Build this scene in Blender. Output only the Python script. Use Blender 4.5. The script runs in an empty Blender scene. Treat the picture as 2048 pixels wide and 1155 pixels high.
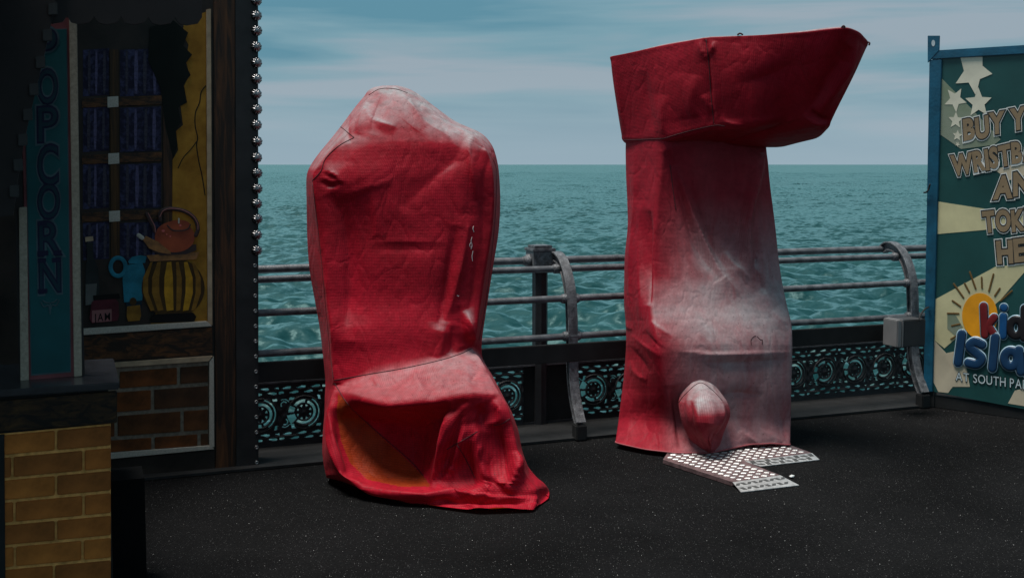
import bpy, bmesh, math, random
import numpy as np
from mathutils import Vector, Matrix
from mathutils.bvhtree import BVHTree

random.seed(7)
rng = np.random.default_rng(11)
scene = bpy.context.scene
col = scene.collection

# ------------------------------------------------------------------ camera
F = 2300.0            # focal length in photograph pixels (photo is 2048 wide)
PITCH = math.radians(4.2)
HOR = 329.0           # horizon row
CH = 1.70             # eye height above the deck
PPY = HOR + F * math.tan(PITCH)
cam_d = bpy.data.cameras.new('camera')
cam = bpy.data.objects.new('camera', cam_d)
col.objects.link(cam)
cam.location = (0, 0, CH)
cam.rotation_euler = (math.pi / 2 - PITCH, 0, 0)
cam_d.sensor_width = 36
cam_d.lens = 36 * F / 2048
cam_d.shift_y = -(577.5 - PPY) / 2048
cam_d.clip_start = 0.1
cam_d.clip_end = 90000
scene.camera = cam

# ------------------------------------------------------------------ world and sun
SUN_TO = Vector((-0.23, -0.07, 0.97)).normalized()
sun_el = math.asin(SUN_TO.z)
sun_az = math.atan2(SUN_TO.x, SUN_TO.y)
world = bpy.data.worlds.new('World')
scene.world = world
world.use_nodes = True
wn = world.node_tree
wn.nodes.clear()


def N(nt, typ, **kw):
    n = nt.nodes.new(typ)
    for k, v in kw.items():
        if k.startswith('i_'):
            key = k[2:]
            key = int(key) if key.isdigit() else key.replace('_', ' ')
            n.inputs[key].default_value = v
        else:
            setattr(n, k, v)
    return n


w_out = N(wn, 'ShaderNodeOutputWorld')
w_sky = N(wn, 'ShaderNodeTexSky', sky_type='NISHITA', sun_disc=False)
w_sky.sun_elevation = sun_el
w_sky.sun_rotation = sun_az
w_sky.air_density = 1.5
w_sky.dust_density = 3.0
w_b1 = N(wn, 'ShaderNodeBackground', i_Strength=0.10)
wn.links.new(w_sky.outputs[0], w_b1.inputs[0])
w_tc = N(wn, 'ShaderNodeTexCoord')
w_map = N(wn, 'ShaderNodeMapping')
w_map.inputs['Scale'].default_value = (1.6, 1.6, 17.0)
w_map.inputs['Rotation'].default_value = (0.0, 0.035, 0.0)
wn.links.new(w_tc.outputs['Generated'], w_map.inputs[0])
w_n1 = N(wn, 'ShaderNodeTexNoise', i_Scale=1.45, i_Detail=5.0, i_Roughness=0.48, i_Distortion=0.35)
wn.links.new(w_map.outputs[0], w_n1.inputs['Vector'])
w_ramp = N(wn, 'ShaderNodeValToRGB')
e = w_ramp.color_ramp.elements
e[0].position = 0.40; e[0].color = (0.098, 0.266, 0.360, 1)
e[1].position = 0.60; e[1].color = (0.312, 0.392, 0.462, 1)
m_ = e.new(0.5); m_.color = (0.185, 0.345, 0.425, 1)
wn.links.new(w_n1.outputs['Fac'], w_ramp.inputs[0])
w_sep = N(wn, 'ShaderNodeSeparateXYZ')
wn.links.new(w_tc.outputs['Generated'], w_sep.inputs[0])
w_hz = N(wn, 'ShaderNodeMapRange', i_1=0.0, i_2=0.105, i_3=0.85, i_4=0.0)
w_hz.interpolation_type = 'SMOOTHSTEP'
wn.links.new(w_sep.outputs['Z'], w_hz.inputs[0])
w_hm = N(wn, 'ShaderNodeMix', data_type='RGBA')
w_hm.inputs[7].default_value = (0.350, 0.455, 0.530, 1)
wn.links.new(w_hz.outputs[0], w_hm.inputs[0])
wn.links.new(w_ramp.outputs[0], w_hm.inputs[6])
w_b2 = N(wn, 'ShaderNodeBackground', i_Strength=1.0)
wn.links.new(w_hm.outputs[2], w_b2.inputs[0])
w_mix = N(wn, 'ShaderNodeMixShader', i_Fac=0.93)
wn.links.new(w_b1.outputs[0], w_mix.inputs[1])
wn.links.new(w_b2.outputs[0], w_mix.inputs[2])
wn.links.new(w_mix.outputs[0], w_out.inputs[0])

sun_d = bpy.data.lights.new('sun', 'SUN')
sun_d.energy = 5.0
sun_d.angle = math.radians(22)
sun_d.color = (1.0, 0.96, 0.91)
sun = bpy.data.objects.new('sun', sun_d)
col.objects.link(sun)
sun.location = (-6, -4, 12)
sun.rotation_euler = (-SUN_TO).to_track_quat('-Z', 'Y').to_euler()

vs = scene.view_settings
vs.view_transform = 'Standard'
vs.look = 'None'
vs.exposure = 0.0
vs.gamma = 1.0
vs.use_curve_mapping = False
scene.cycles.use_denoising = True
scene.cycles.max_bounces = 6

# ------------------------------------------------------------------ measuring helpers
CP, SP = math.cos(PITCH), math.sin(PITCH)


def ray(px, py):
    """world direction of the photograph's pixel, scaled to unit step in world y"""
    a = (px - 1024) / F
    b = -(py - PPY) / F
    d = np.array([a, CP + b * SP, -SP + b * CP])
    return d / d[1]


def W(px, py, Y):
    d = ray(px, py)
    return np.array([0, 0, CH]) + d * Y


def G(px, py, z=0.0):
    d = ray(px, py)
    return np.array([0, 0, CH]) + d * ((z - CH) / d[2])


def to_px(v):
    v = np.asarray(v, float)
    y = v[..., 1]; z = v[..., 2] - CH
    dep = y * CP - z * SP
    up = y * SP + z * CP
    return 1024 + F * v[..., 0] / dep, PPY - F * up / dep


RD = np.array([0.933, 0.359, 0.0]); RD /= np.linalg.norm(RD)   # along the railing
RN = np.array([RD[1], -RD[0], 0.0])                              # inland
UP = np.array([0, 0, 1.0])


class Plane:
    def __init__(self, o, u):
        self.o = np.asarray(o, float)
        self.u = np.asarray(u, float) / np.linalg.norm(u)
        self.n = np.array([self.u[1], -self.u[0], 0.0])
        if np.dot(self.n, np.array([0, 0, CH]) - self.o) < 0:
            self.n = -self.n

    def hit(self, px, py, lift=0.0):
        d = ray(px, py)
        c = np.array([0, 0, CH])
        s = np.dot(self.o - c, self.n) / np.dot(d, self.n)
        return c + d * s + self.n * lift


# ------------------------------------------------------------------ materials
MATS = {}


def mat(name, color, rough=0.6, metal=0.0, var=0.12, scale=6.0, bump=0.0, bscale=40.0, spec=0.5, detail=5.0, col2=None, c2pos=(0.45, 0.7)):
    if name in MATS:
        return MATS[name]
    m = bpy.data.materials.new(name)
    m.use_nodes = True
    nt = m.node_tree
    b = nt.nodes['Principled BSDF']
    b.inputs['Roughness'].default_value = rough
    b.inputs['Metallic'].default_value = metal
    b.inputs['Specular IOR Level'].default_value = spec
    tc = N(nt, 'ShaderNodeTexCoord')
    nz = N(nt, 'ShaderNodeTexNoise', i_Scale=scale, i_Detail=detail, i_Roughness=0.6)
    nt.links.new(tc.outputs['Object'], nz.inputs['Vector'])
    r = N(nt, 'ShaderNodeValToRGB')
    c = np.array(color[:3])
    lo, hi = c * (1 - var * 1.6), np.minimum(c * (1 + var * 1.6), 1)
    if col2 is not None:
        lo, hi = c, np.array(col2)
        r.color_ramp.elements[0].position = c2pos[0]
        r.color_ramp.elements[1].position = c2pos[1]
    else:
        r.color_ramp.elements[0].position = 0.3
        r.color_ramp.elements[1].position = 0.7
    r.color_ramp.elements[0].color = (*lo, 1)
    r.color_ramp.elements[1].color = (*hi, 1)
    nt.links.new(nz.outputs['Fac'], r.inputs[0])
    nt.links.new(r.outputs[0], b.inputs['Base Color'])
    if bump > 0:
        n2 = N(nt, 'ShaderNodeTexNoise', i_Scale=bscale, i_Detail=4.0)
        nt.links.new(tc.outputs['Object'], n2.inputs['Vector'])
        bp = N(nt, 'ShaderNodeBump', i_Strength=bump, i_Distance=0.01)
        nt.links.new(n2.outputs['Fac'], bp.inputs['Height'])
        nt.links.new(bp.outputs[0], b.inputs['Normal'])
    MATS[name] = m
    return m


def wood_mat(name, c1, c2, axis=2, rough=0.55):
    if name in MATS:
        return MATS[name]
    m = bpy.data.materials.new(name)
    m.use_nodes = True
    nt = m.node_tree
    b = nt.nodes['Principled BSDF']
    b.inputs['Roughness'].default_value = rough
    b.inputs['Specular IOR Level'].default_value = 0.25
    tc = N(nt, 'ShaderNodeTexCoord')
    mp = N(nt, 'ShaderNodeMapping')
    s = [22, 22, 22]; s[axis] = 1.6
    mp.inputs['Scale'].default_value = s
    nt.links.new(tc.outputs['Object'], mp.inputs[0])
    nz = N(nt, 'ShaderNodeTexNoise', i_Scale=1.6, i_Detail=6.0, i_Roughness=0.6, i_Distortion=0.8)
    nt.links.new(mp.outputs[0], nz.inputs['Vector'])
    r = N(nt, 'ShaderNodeValToRGB')
    r.color_ramp.elements[0].position = 0.42; r.color_ramp.elements[0].color = (*c1, 1)
    r.color_ramp.elements[1].position = 0.68; r.color_ramp.elements[1].color = (*c2, 1)
    nt.links.new(nz.outputs['Fac'], r.inputs[0])
    nt.links.new(r.outputs[0], b.inputs['Base Color'])
    MATS[name] = m
    return m


def cover_mat(name, base, faded, trans, fade_pos, stain_seed, front_pale=None, low=(0.42, 0.86)):
    """coated red canvas: woven relief, faded patches, lets some light through"""
    m = bpy.data.materials.new(name)
    m.use_nodes = True
    nt = m.node_tree
    L = nt.links
    b = nt.nodes['Principled BSDF']
    out = nt.nodes['Material Output']
    tc = N(nt, 'ShaderNodeTexCoord')
    mp = N(nt, 'ShaderNodeMapping')
    mp.inputs['Location'].default_value = (stain_seed, stain_seed * 0.7, 0)
    L.new(tc.outputs['Object'], mp.inputs[0])
    big = N(nt, 'ShaderNodeTexNoise', i_Scale=1.9, i_Detail=6.0, i_Roughness=0.62, i_Distortion=0.4)
    L.new(mp.outputs[0], big.inputs['Vector'])
    r = N(nt, 'ShaderNodeValToRGB')
    r.color_ramp.elements[0].position = fade_pos[0]; r.color_ramp.elements[0].color = (*base, 1)
    r.color_ramp.elements[1].position = fade_pos[1]; r.color_ramp.elements[1].color = (*faded, 1)
    L.new(big.outputs['Fac'], r.inputs[0])
    # fine dirt
    d = N(nt, 'ShaderNodeTexNoise', i_Scale=24.0, i_Detail=7.0, i_Roughness=0.75)
    L.new(mp.outputs[0], d.inputs['Vector'])
    dr = N(nt, 'ShaderNodeMapRange', i_1=0.30, i_2=0.62, i_3=0.66, i_4=1.0)
    L.new(d.outputs['Fac'], dr.inputs[0])
    mx = N(nt, 'ShaderNodeMix', data_type='RGBA', blend_type='MULTIPLY')
    mx.inputs[0].default_value = 1.0
    body_col = r.outputs[0]
    if front_pale is not None:
        # paler front panel: fades in from the left edge and the top, with a ragged border
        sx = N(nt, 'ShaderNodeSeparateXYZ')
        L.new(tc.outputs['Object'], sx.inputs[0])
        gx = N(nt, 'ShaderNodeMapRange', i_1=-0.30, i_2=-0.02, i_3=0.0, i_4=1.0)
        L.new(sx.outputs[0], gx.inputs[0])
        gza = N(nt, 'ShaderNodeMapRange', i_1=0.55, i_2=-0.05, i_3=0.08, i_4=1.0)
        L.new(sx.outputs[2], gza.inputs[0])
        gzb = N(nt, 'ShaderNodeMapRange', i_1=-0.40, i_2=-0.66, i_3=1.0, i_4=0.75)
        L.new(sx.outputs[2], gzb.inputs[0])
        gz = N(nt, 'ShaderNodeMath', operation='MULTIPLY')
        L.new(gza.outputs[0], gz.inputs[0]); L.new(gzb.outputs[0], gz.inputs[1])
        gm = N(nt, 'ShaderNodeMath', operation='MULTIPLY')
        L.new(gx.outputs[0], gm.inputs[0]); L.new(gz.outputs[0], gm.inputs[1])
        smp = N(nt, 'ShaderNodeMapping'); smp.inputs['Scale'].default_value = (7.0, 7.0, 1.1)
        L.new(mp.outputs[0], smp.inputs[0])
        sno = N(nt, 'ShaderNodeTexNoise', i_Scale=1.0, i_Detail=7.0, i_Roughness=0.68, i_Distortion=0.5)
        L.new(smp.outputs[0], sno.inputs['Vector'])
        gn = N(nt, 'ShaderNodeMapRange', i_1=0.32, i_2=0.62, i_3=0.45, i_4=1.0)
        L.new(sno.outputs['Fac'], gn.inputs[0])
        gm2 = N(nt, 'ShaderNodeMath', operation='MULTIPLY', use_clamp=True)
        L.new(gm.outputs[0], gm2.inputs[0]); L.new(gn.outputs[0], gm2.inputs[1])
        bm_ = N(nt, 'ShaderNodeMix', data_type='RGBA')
        L.new(gm2.outputs[0], bm_.inputs[0]); L.new(r.outputs[0], bm_.inputs[6]); bm_.inputs[7].default_value = (*front_pale, 1)
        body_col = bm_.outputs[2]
    # top light put into the colour: up-facing cloth turns pale, less low down
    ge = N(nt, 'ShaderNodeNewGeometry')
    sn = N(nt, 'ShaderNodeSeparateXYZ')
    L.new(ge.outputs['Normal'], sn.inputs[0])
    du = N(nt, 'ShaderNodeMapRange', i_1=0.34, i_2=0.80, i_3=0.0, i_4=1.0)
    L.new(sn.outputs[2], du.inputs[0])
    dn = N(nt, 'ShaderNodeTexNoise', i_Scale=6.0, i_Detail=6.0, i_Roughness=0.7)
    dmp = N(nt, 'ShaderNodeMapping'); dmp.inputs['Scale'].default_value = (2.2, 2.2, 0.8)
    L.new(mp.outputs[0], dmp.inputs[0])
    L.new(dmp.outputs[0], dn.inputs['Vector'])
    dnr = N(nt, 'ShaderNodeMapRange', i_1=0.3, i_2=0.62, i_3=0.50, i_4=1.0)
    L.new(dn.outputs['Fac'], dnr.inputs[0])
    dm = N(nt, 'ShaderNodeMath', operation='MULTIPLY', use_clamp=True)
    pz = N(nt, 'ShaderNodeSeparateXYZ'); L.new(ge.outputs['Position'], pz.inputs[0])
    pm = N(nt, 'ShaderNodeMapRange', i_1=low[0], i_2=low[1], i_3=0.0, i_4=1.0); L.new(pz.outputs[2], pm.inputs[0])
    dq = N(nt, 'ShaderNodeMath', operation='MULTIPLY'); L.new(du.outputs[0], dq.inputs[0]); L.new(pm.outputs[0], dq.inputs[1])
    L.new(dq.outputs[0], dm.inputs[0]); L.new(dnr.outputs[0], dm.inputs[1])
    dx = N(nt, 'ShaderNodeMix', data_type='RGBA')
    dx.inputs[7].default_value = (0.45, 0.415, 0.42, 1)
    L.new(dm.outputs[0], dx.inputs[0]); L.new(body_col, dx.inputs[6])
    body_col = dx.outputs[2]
    L.new(body_col, mx.inputs[6])
    L.new(dr.outputs[0], mx.inputs[7])
    # small dark specks
    v = N(nt, 'ShaderNodeTexVoronoi', i_Scale=26.0)
    L.new(mp.outputs[0], v.inputs['Vector'])
    sp = N(nt, 'ShaderNodeMapRange', i_1=0.06, i_2=0.11, i_3=0.35, i_4=1.0)
    L.new(v.outputs['Distance'], sp.inputs[0])
    mx2 = N(nt, 'ShaderNodeMix', data_type='RGBA', blend_type='MULTIPLY')
    mx2.inputs[0].default_value = 0.8
    L.new(mx.outputs[2], mx2.inputs[6])
    L.new(sp.outputs[0], mx2.inputs[7])
    # weave from UV
    uv = N(nt, 'ShaderNodeUVMap')
    w1 = N(nt, 'ShaderNodeTexWave', wave_type='BANDS', bands_direction='X', i_Scale=38.0, i_Distortion=0.6)
    w2 = N(nt, 'ShaderNodeTexWave', wave_type='BANDS', bands_direction='Y', i_Scale=38.0, i_Distortion=0.6)
    L.new(uv.outputs[0], w1.inputs[0]); L.new(uv.outputs[0], w2.inputs[0])
    ad = N(nt, 'ShaderNodeMath', operation='MULTIPLY')
    L.new(w1.outputs['Fac'], ad.inputs[0]); L.new(w2.outputs['Fac'], ad.inputs[1])
    wv = N(nt, 'ShaderNodeMapRange', i_1=0.0, i_2=0.8, i_3=0.72, i_4=1.08)
    L.new(ad.outputs[0], wv.inputs[0])
    mx3 = N(nt, 'ShaderNodeMix', data_type='RGBA', blend_type='MULTIPLY')
    mx3.inputs[0].default_value = 0.9
    L.new(mx2.outputs[2], mx3.inputs[6]); L.new(wv.outputs[0], mx3.inputs[7])
    L.new(mx3.outputs[2], b.inputs['Base Color'])
    # crumple relief
    cr = N(nt, 'ShaderNodeTexNoise', i_Scale=9.0, i_Detail=6.0, i_Roughness=0.6, i_Distortion=0.1)
    L.new(mp.outputs[0], cr.inputs['Vector'])
    b0 = N(nt, 'ShaderNodeBump', i_Strength=0.30, i_Distance=0.02)
    L.new(cr.outputs['Fac'], b0.inputs['Height'])
    # sharp little creases
    cm2 = N(nt, 'ShaderNodeMapping'); cm2.inputs['Scale'].default_value = (1.3, 1.3, 0.7)
    cm2.inputs['Rotation'].default_value = (0.3, 0.5, 0.2)
    L.new(mp.outputs[0], cm2.inputs[0])
    rg = N(nt, 'ShaderNodeTexVoronoi', feature='DISTANCE_TO_EDGE', i_Scale=5.5)
    dv = N(nt, 'ShaderNodeTexNoise', i_Scale=3.0, i_Detail=3.0)
    L.new(cm2.outputs[0], dv.inputs['Vector'])
    dmx = N(nt, 'ShaderNodeVectorMath', operation='MULTIPLY_ADD'); dmx.inputs[1].default_value = (0.5, 0.5, 0.5)
    L.new(dv.outputs['Color'], dmx.inputs[0]); L.new(cm2.outputs[0], dmx.inputs[2])
    L.new(dmx.outputs[0], rg.inputs['Vector'])
    rr_ = N(nt, 'ShaderNodeMapRange', i_1=0.0, i_2=0.16, i_3=0.0, i_4=1.0)
    L.new(rg.outputs['Distance'], rr_.inputs[0])
    b1 = N(nt, 'ShaderNodeBump', i_Strength=0.22, i_Distance=0.010)
    L.new(rr_.outputs[0], b1.inputs['Height']); L.new(b0.outputs[0], b1.inputs['Normal'])
    b2 = N(nt, 'ShaderNodeBump', i_Strength=0.4, i_Distance=0.002)
    L.new(ad.outputs[0], b2.inputs['Height']); L.new(b1.outputs[0], b2.inputs['Normal'])
    L.new(b2.outputs[0], b.inputs['Normal'])
    b.inputs['Roughness'].default_value = 0.56
    b.inputs['Specular IOR Level'].default_value = 0.16
    b.inputs['Sheen Weight'].default_value = 0.02
    b.inputs['Sheen Roughness'].default_value = 0.45
    tr = N(nt, 'ShaderNodeBsdfTranslucent')
    tr.inputs[0].default_value = (*trans, 1)
    mxs = N(nt, 'ShaderNodeMixShader', i_Fac=0.12)
    L.new(b.outputs[0], mxs.inputs[1]); L.new(tr.outputs[0], mxs.inputs[2])
    L.new(mxs.outputs[0], out.inputs[0])
    MATS[name] = m
    return m


def asphalt_mat():
    m = bpy.data.materials.new('asphalt')
    m.use_nodes = True
    nt = m.node_tree; L = nt.links
    b = nt.nodes['Principled BSDF']
    b.inputs['Roughness'].default_value = 0.95
    b.inputs['Specular IOR Level'].default_value = 0.06
    tc = N(nt, 'ShaderNodeTexCoord')
    big = N(nt, 'ShaderNodeTexNoise', i_Scale=1.3, i_Detail=7.0, i_Roughness=0.65)
    L.new(tc.outputs['Object'], big.inputs['Vector'])
    fine = N(nt, 'ShaderNodeTexNoise', i_Scale=140.0, i_Detail=3.0)
    L.new(tc.outputs['Object'], fine.inputs['Vector'])
    r = N(nt, 'ShaderNodeValToRGB')
    r.color_ramp.elements[0].position = 0.35; r.color_ramp.elements[0].color = (0.0040, 0.0040, 0.0042, 1)
    r.color_ramp.elements[1].position = 0.72; r.color_ramp.elements[1].color = (0.0088, 0.0086, 0.0086, 1)
    L.new(fine.outputs['Fac'], r.inputs[0])
    mb = N(nt, 'ShaderNodeMapRange', i_1=0.3, i_2=0.7, i_3=0.62, i_4=1.35)
    L.new(big.outputs['Fac'], mb.inputs[0])
    mx = N(nt, 'ShaderNodeMix', data_type='RGBA', blend_type='MULTIPLY'); mx.inputs[0].default_value = 1
    L.new(r.outputs[0], mx.inputs[6]); L.new(mb.outputs[0], mx.inputs[7])
    last = mx.outputs[2]
    for sc, rad, keep, colr in ((78.0, 0.16, 0.91, (0.085, 0.083, 0.081)), (52.0, 0.090, 0.88, (0.15, 0.147, 0.143)), (16.0, 0.033, 0.66, (0.45, 0.44, 0.42)), (95.0, 0.26, 0.78, (0.034, 0.0335, 0.033))):
        v = N(nt, 'ShaderNodeTexVoronoi', i_Scale=sc, voronoi_dimensions='2D')
        L.new(tc.outputs['Object'], v.inputs['Vector'])
        sep = N(nt, 'ShaderNodeSeparateColor')
        L.new(v.outputs['Color'], sep.inputs[0])
        # random radius per stone
        rr = N(nt, 'ShaderNodeMath', operation='MULTIPLY'); rr.inputs[1].default_value = rad
        L.new(sep.outputs[1], rr.inputs[0])
        lt = N(nt, 'ShaderNodeMath', operation='LESS_THAN')
        L.new(v.outputs['Distance'], lt.inputs[0]); L.new(rr.outputs[0], lt.inputs[1])
        gt = N(nt, 'ShaderNodeMath', operation='GREATER_THAN'); gt.inputs[1].default_value = keep
        L.new(sep.outputs[0], gt.inputs[0])
        mm = N(nt, 'ShaderNodeMath', operation='MULTIPLY')
        L.new(lt.outputs[0], mm.inputs[0]); L.new(gt.outputs[0], mm.inputs[1])
        mxx = N(nt, 'ShaderNodeMix', data_type='RGBA')
        L.new(mm.outputs[0], mxx.inputs[0]); L.new(last, mxx.inputs[6]); mxx.inputs[7].default_value = (*colr, 1)
        last = mxx.outputs[2]
    L.new(last, b.inputs['Base Color'])
    bp = N(nt, 'ShaderNodeBump', i_Strength=0.8, i_Distance=0.006)
    L.new(fine.outputs['Fac'], bp.inputs['Height'])
    L.new(bp.outputs[0], b.inputs['Normal'])
    MATS['asphalt'] = m
    return m


def sea_mat():
    m = bpy.data.materials.new('sea_water')
    m.use_nodes = True
    nt = m.node_tree; L = nt.links
    nt.nodes.remove(nt.nodes['Principled BSDF'])
    out = nt.nodes['Material Output']
    tc = N(nt, 'ShaderNodeTexCoord')
    mp = N(nt, 'ShaderNodeMapping'); mp.inputs['Scale'].default_value = (0.012, 0.03, 0.03)
    L.new(tc.outputs['Object'], mp.inputs[0])
    nz = N(nt, 'ShaderNodeTexNoise', i_Scale=1.0, i_Detail=4.0)
    L.new(mp.outputs[0], nz.inputs['Vector'])
    r = N(nt, 'ShaderNodeValToRGB')
    r.color_ramp.elements[0].position = 0.35; r.color_ramp.elements[0].color = (0.0035, 0.029, 0.031, 1)
    r.color_ramp.elements[1].position = 0.68; r.color_ramp.elements[1].color = (0.0085, 0.045, 0.047, 1)
    L.new(nz.outputs['Fac'], r.inputs[0])
    mp2 = N(nt, 'ShaderNodeMapping'); mp2.inputs['Scale'].default_value = (0.7, 1.0, 1.0)
    L.new(tc.outputs['Object'], mp2.inputs[0])
    n2 = N(nt, 'ShaderNodeTexNoise', i_Scale=1.5, i_Detail=5.0, i_Roughness=0.62, i_Distortion=0.2)
    L.new(mp2.outputs[0], n2.inputs['Vector'])
    sb = N(nt, 'ShaderNodeVectorMath', operation='SUBTRACT'); sb.inputs[1].default_value = (0.5, 0.5, 0.5)
    L.new(n2.outputs['Color'], sb.inputs[0])
    ml = N(nt, 'ShaderNodeVectorMath', operation='MULTIPLY'); ml.inputs[1].default_value = (1.6, 2.0, 0.0)
    L.new(sb.outputs[0], ml.inputs[0])
    gm_ = N(nt, 'ShaderNodeNewGeometry')
    av = N(nt, 'ShaderNodeVectorMath', operation='ADD')
    L.new(gm_.outputs['Normal'], av.inputs[0]); L.new(ml.outputs[0], av.inputs[1])
    bp = N(nt, 'ShaderNodeVectorMath', operation='NORMALIZE')
    L.new(av.outputs[0], bp.inputs[0])
    df = N(nt, 'ShaderNodeBsdfDiffuse')
    L.new(r.outputs[0], df.inputs[0]); L.new(bp.outputs[0], df.inputs['Normal'])
    gl = N(nt, 'ShaderNodeBsdfGlossy', i_Roughness=0.36)
    gl.inputs[0].default_value = (0.47, 0.74, 0.73, 1)
    L.new(bp.outputs[0], gl.inputs['Normal'])
    fr = N(nt, 'ShaderNodeFresnel', i_IOR=1.34)
    L.new(bp.outputs[0], fr.inputs['Normal'])
    # a choppy surface never mirrors fully at grazing angles
    mr = N(nt, 'ShaderNodeMapRange', i_1=0.02, i_2=0.50, i_3=0.010, i_4=0.60)
    L.new(fr.outputs[0], mr.inputs[0])
    mx = N(nt, 'ShaderNodeMixShader')
    L.new(mr.outputs[0], mx.inputs[0]); L.new(df.outputs[0], mx.inputs[1]); L.new(gl.outputs[0], mx.inputs[2])
    L.new(mx.outputs[0], out.inputs[0])
    MATS['sea'] = m
    return m


# ------------------------------------------------------------------ object helpers
def tag(o, label=None, cat=None, group=None, kind=None):
    if label: o['label'] = label
    if cat: o['category'] = cat
    if group: o['group'] = group
    if kind: o['kind'] = kind
    return o


def thing(name, loc, label, cat, group=None):
    o = bpy.data.objects.new(name, None)
    o.empty_display_size = 0.2
    col.objects.link(o)
    o.location = loc
    return tag(o, label, cat, group)


def world_loc(o):
    v = Vector((0, 0, 0))
    while o is not None:
        v += o.location
        o = o.parent
    return v


def adopt(o, parent):
    """o keeps the world position its location says; all parents are unrotated"""
    if parent is not None:
        o.parent = parent
        o.location = Vector(o.location) - world_loc(parent)


def mesh_data(name, verts, faces, mats, smooth=False, mi=None, fix=True):
    me = bpy.data.meshes.new(name)
    me.from_pydata([tuple(map(float, v)) for v in verts], [], [tuple(map(int, f)) for f in faces])
    for m in (mats if isinstance(mats, (list, tuple)) else [mats]):
        me.materials.append(m)
    if mi is not None:
        me.polygons.foreach_set('material_index', np.asarray(mi, dtype=np.int32))
    if fix:
        bm = bmesh.new(); bm.from_mesh(me)
        bmesh.ops.recalc_face_normals(bm, faces=bm.faces)
        bm.to_mesh(me); bm.free()
    if smooth:
        me.polygons.foreach_set('use_smooth', [True] * len(me.polygons))
    me.update()
    return me


def obj(name, verts, faces, mats, parent=None, smooth=False, mi=None, fix=True, center=True):
    """mesh object; verts in world space; origin at the middle of its box"""
    v = np.asarray(verts, float)
    c = (v.min(0) + v.max(0)) / 2 if center else np.zeros(3)
    me = mesh_data(name, v - c, faces, mats, smooth, mi, fix)
    o = bpy.data.objects.new(name, me)
    col.objects.link(o)
    o.location = c
    adopt(o, parent)
    return o


def box_vf(o, ax, ay, az):
    o, ax, ay, az = map(lambda a: np.asarray(a, float), (o, ax, ay, az))
    v = [o, o + ax, o + ax + ay, o + ay, o + az, o + ax + az, o + ax + ay + az, o + ay + az]
    f = [(0, 3, 2, 1), (4, 5, 6, 7), (0, 1, 5, 4), (1, 2, 6, 5), (2, 3, 7, 6), (3, 0, 4, 7)]
    return v, f


def bevel(o, w=0.006, seg=2):
    me = o.data
    bm = bmesh.new(); bm.from_mesh(me)
    bmesh.ops.bevel(bm, geom=list(bm.edges), offset=w, segments=seg, affect='EDGES', clamp_overlap=True)
    bm.to_mesh(me); bm.free()
    return o


def solid(plane, pts, lift, thick):
    """outline in photograph pixels -> prism on a plane"""
    P = [plane.hit(x, y) for x, y in pts]
    n = len(P)
    v = [p + plane.n * lift for p in P] + [p + plane.n * (lift - thick) for p in P]
    f = [tuple(range(n)), tuple(range(2 * n - 1, n - 1, -1))]
    for i in range(n):
        j = (i + 1) % n
        f.append((i, i + n, j + n, j))
    return v, f


def slab(name, plane, pts, lift, thick, m, parent, bev=0.0):
    v, f = solid(plane, pts, lift, thick)
    o = obj(name, v, f, m, parent)
    if bev:
        bevel(o, bev, 2)
    return o


def ell(cx, cy, rx, ry, n=28, a0=0, a1=2 * math.pi, rot=0):
    full = abs(a1 - a0 - 2 * math.pi) < 1e-6
    out = []
    for i in range(n if full else n + 1):
        a = a0 + (a1 - a0) * i / n
        x, y = rx * math.cos(a), ry * math.sin(a)
        out.append((cx + x * math.cos(rot) - y * math.sin(rot), cy + x * math.sin(rot) + y * math.cos(rot)))
    return out


def smooth_line(pts, n=8):
    """Catmull-Rom through points"""
    p = [np.asarray(q, float) for q in pts]
    if len(p) < 3:
        return p
    p = [2 * p[0] - p[1]] + p + [2 * p[-1] - p[-2]]
    out = []
    for i in range(1, len(p) - 2):
        for k in range(n):
            t = k / n
            out.append(0.5 * (2 * p[i] + (p[i + 1] - p[i - 1]) * t + (2 * p[i - 1] - 5 * p[i] + 4 * p[i + 1] - p[i + 2]) * t * t + (-p[i - 1] + 3 * p[i] - 3 * p[i + 1] + p[i + 2]) * t ** 3))
    out.append(p[-2])
    return out


def tube_vf(pts, r, seg=10, ends=True):
    pts = [np.asarray(p, float) for p in pts]
    n = len(pts)
    rr = r if hasattr(r, '__len__') else [r] * n
    v, f = [], []
    up = np.array([0, 0, 1.0])
    prev = None
    for i in range(n):
        t = pts[min(i + 1, n - 1)] - pts[max(i - 1, 0)]
        t = t / (np.linalg.norm(t) + 1e-12)
        if prev is None:
            a = np.cross(t, up)
            if np.linalg.norm(a) < 1e-3:
                a = np.cross(t, np.array([1.0, 0, 0]))
        else:
            a = prev - t * np.dot(prev, t)
        a /= np.linalg.norm(a); prev = a
        b = np.cross(t, a)
        for k in range(seg):
            th = 2 * math.pi * k / seg
            v.append(pts[i] + (a * math.cos(th) + b * math.sin(th)) * rr[i])
    for i in range(n - 1):
        for k in range(seg):
            f.append((i * seg + k, i * seg + (k + 1) % seg, (i + 1) * seg + (k + 1) % seg, (i + 1) * seg + k))
    if ends:
        f.append(tuple(range(seg)))
        f.append(tuple(range((n - 1) * seg, n * seg)))
    return v, f


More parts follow.
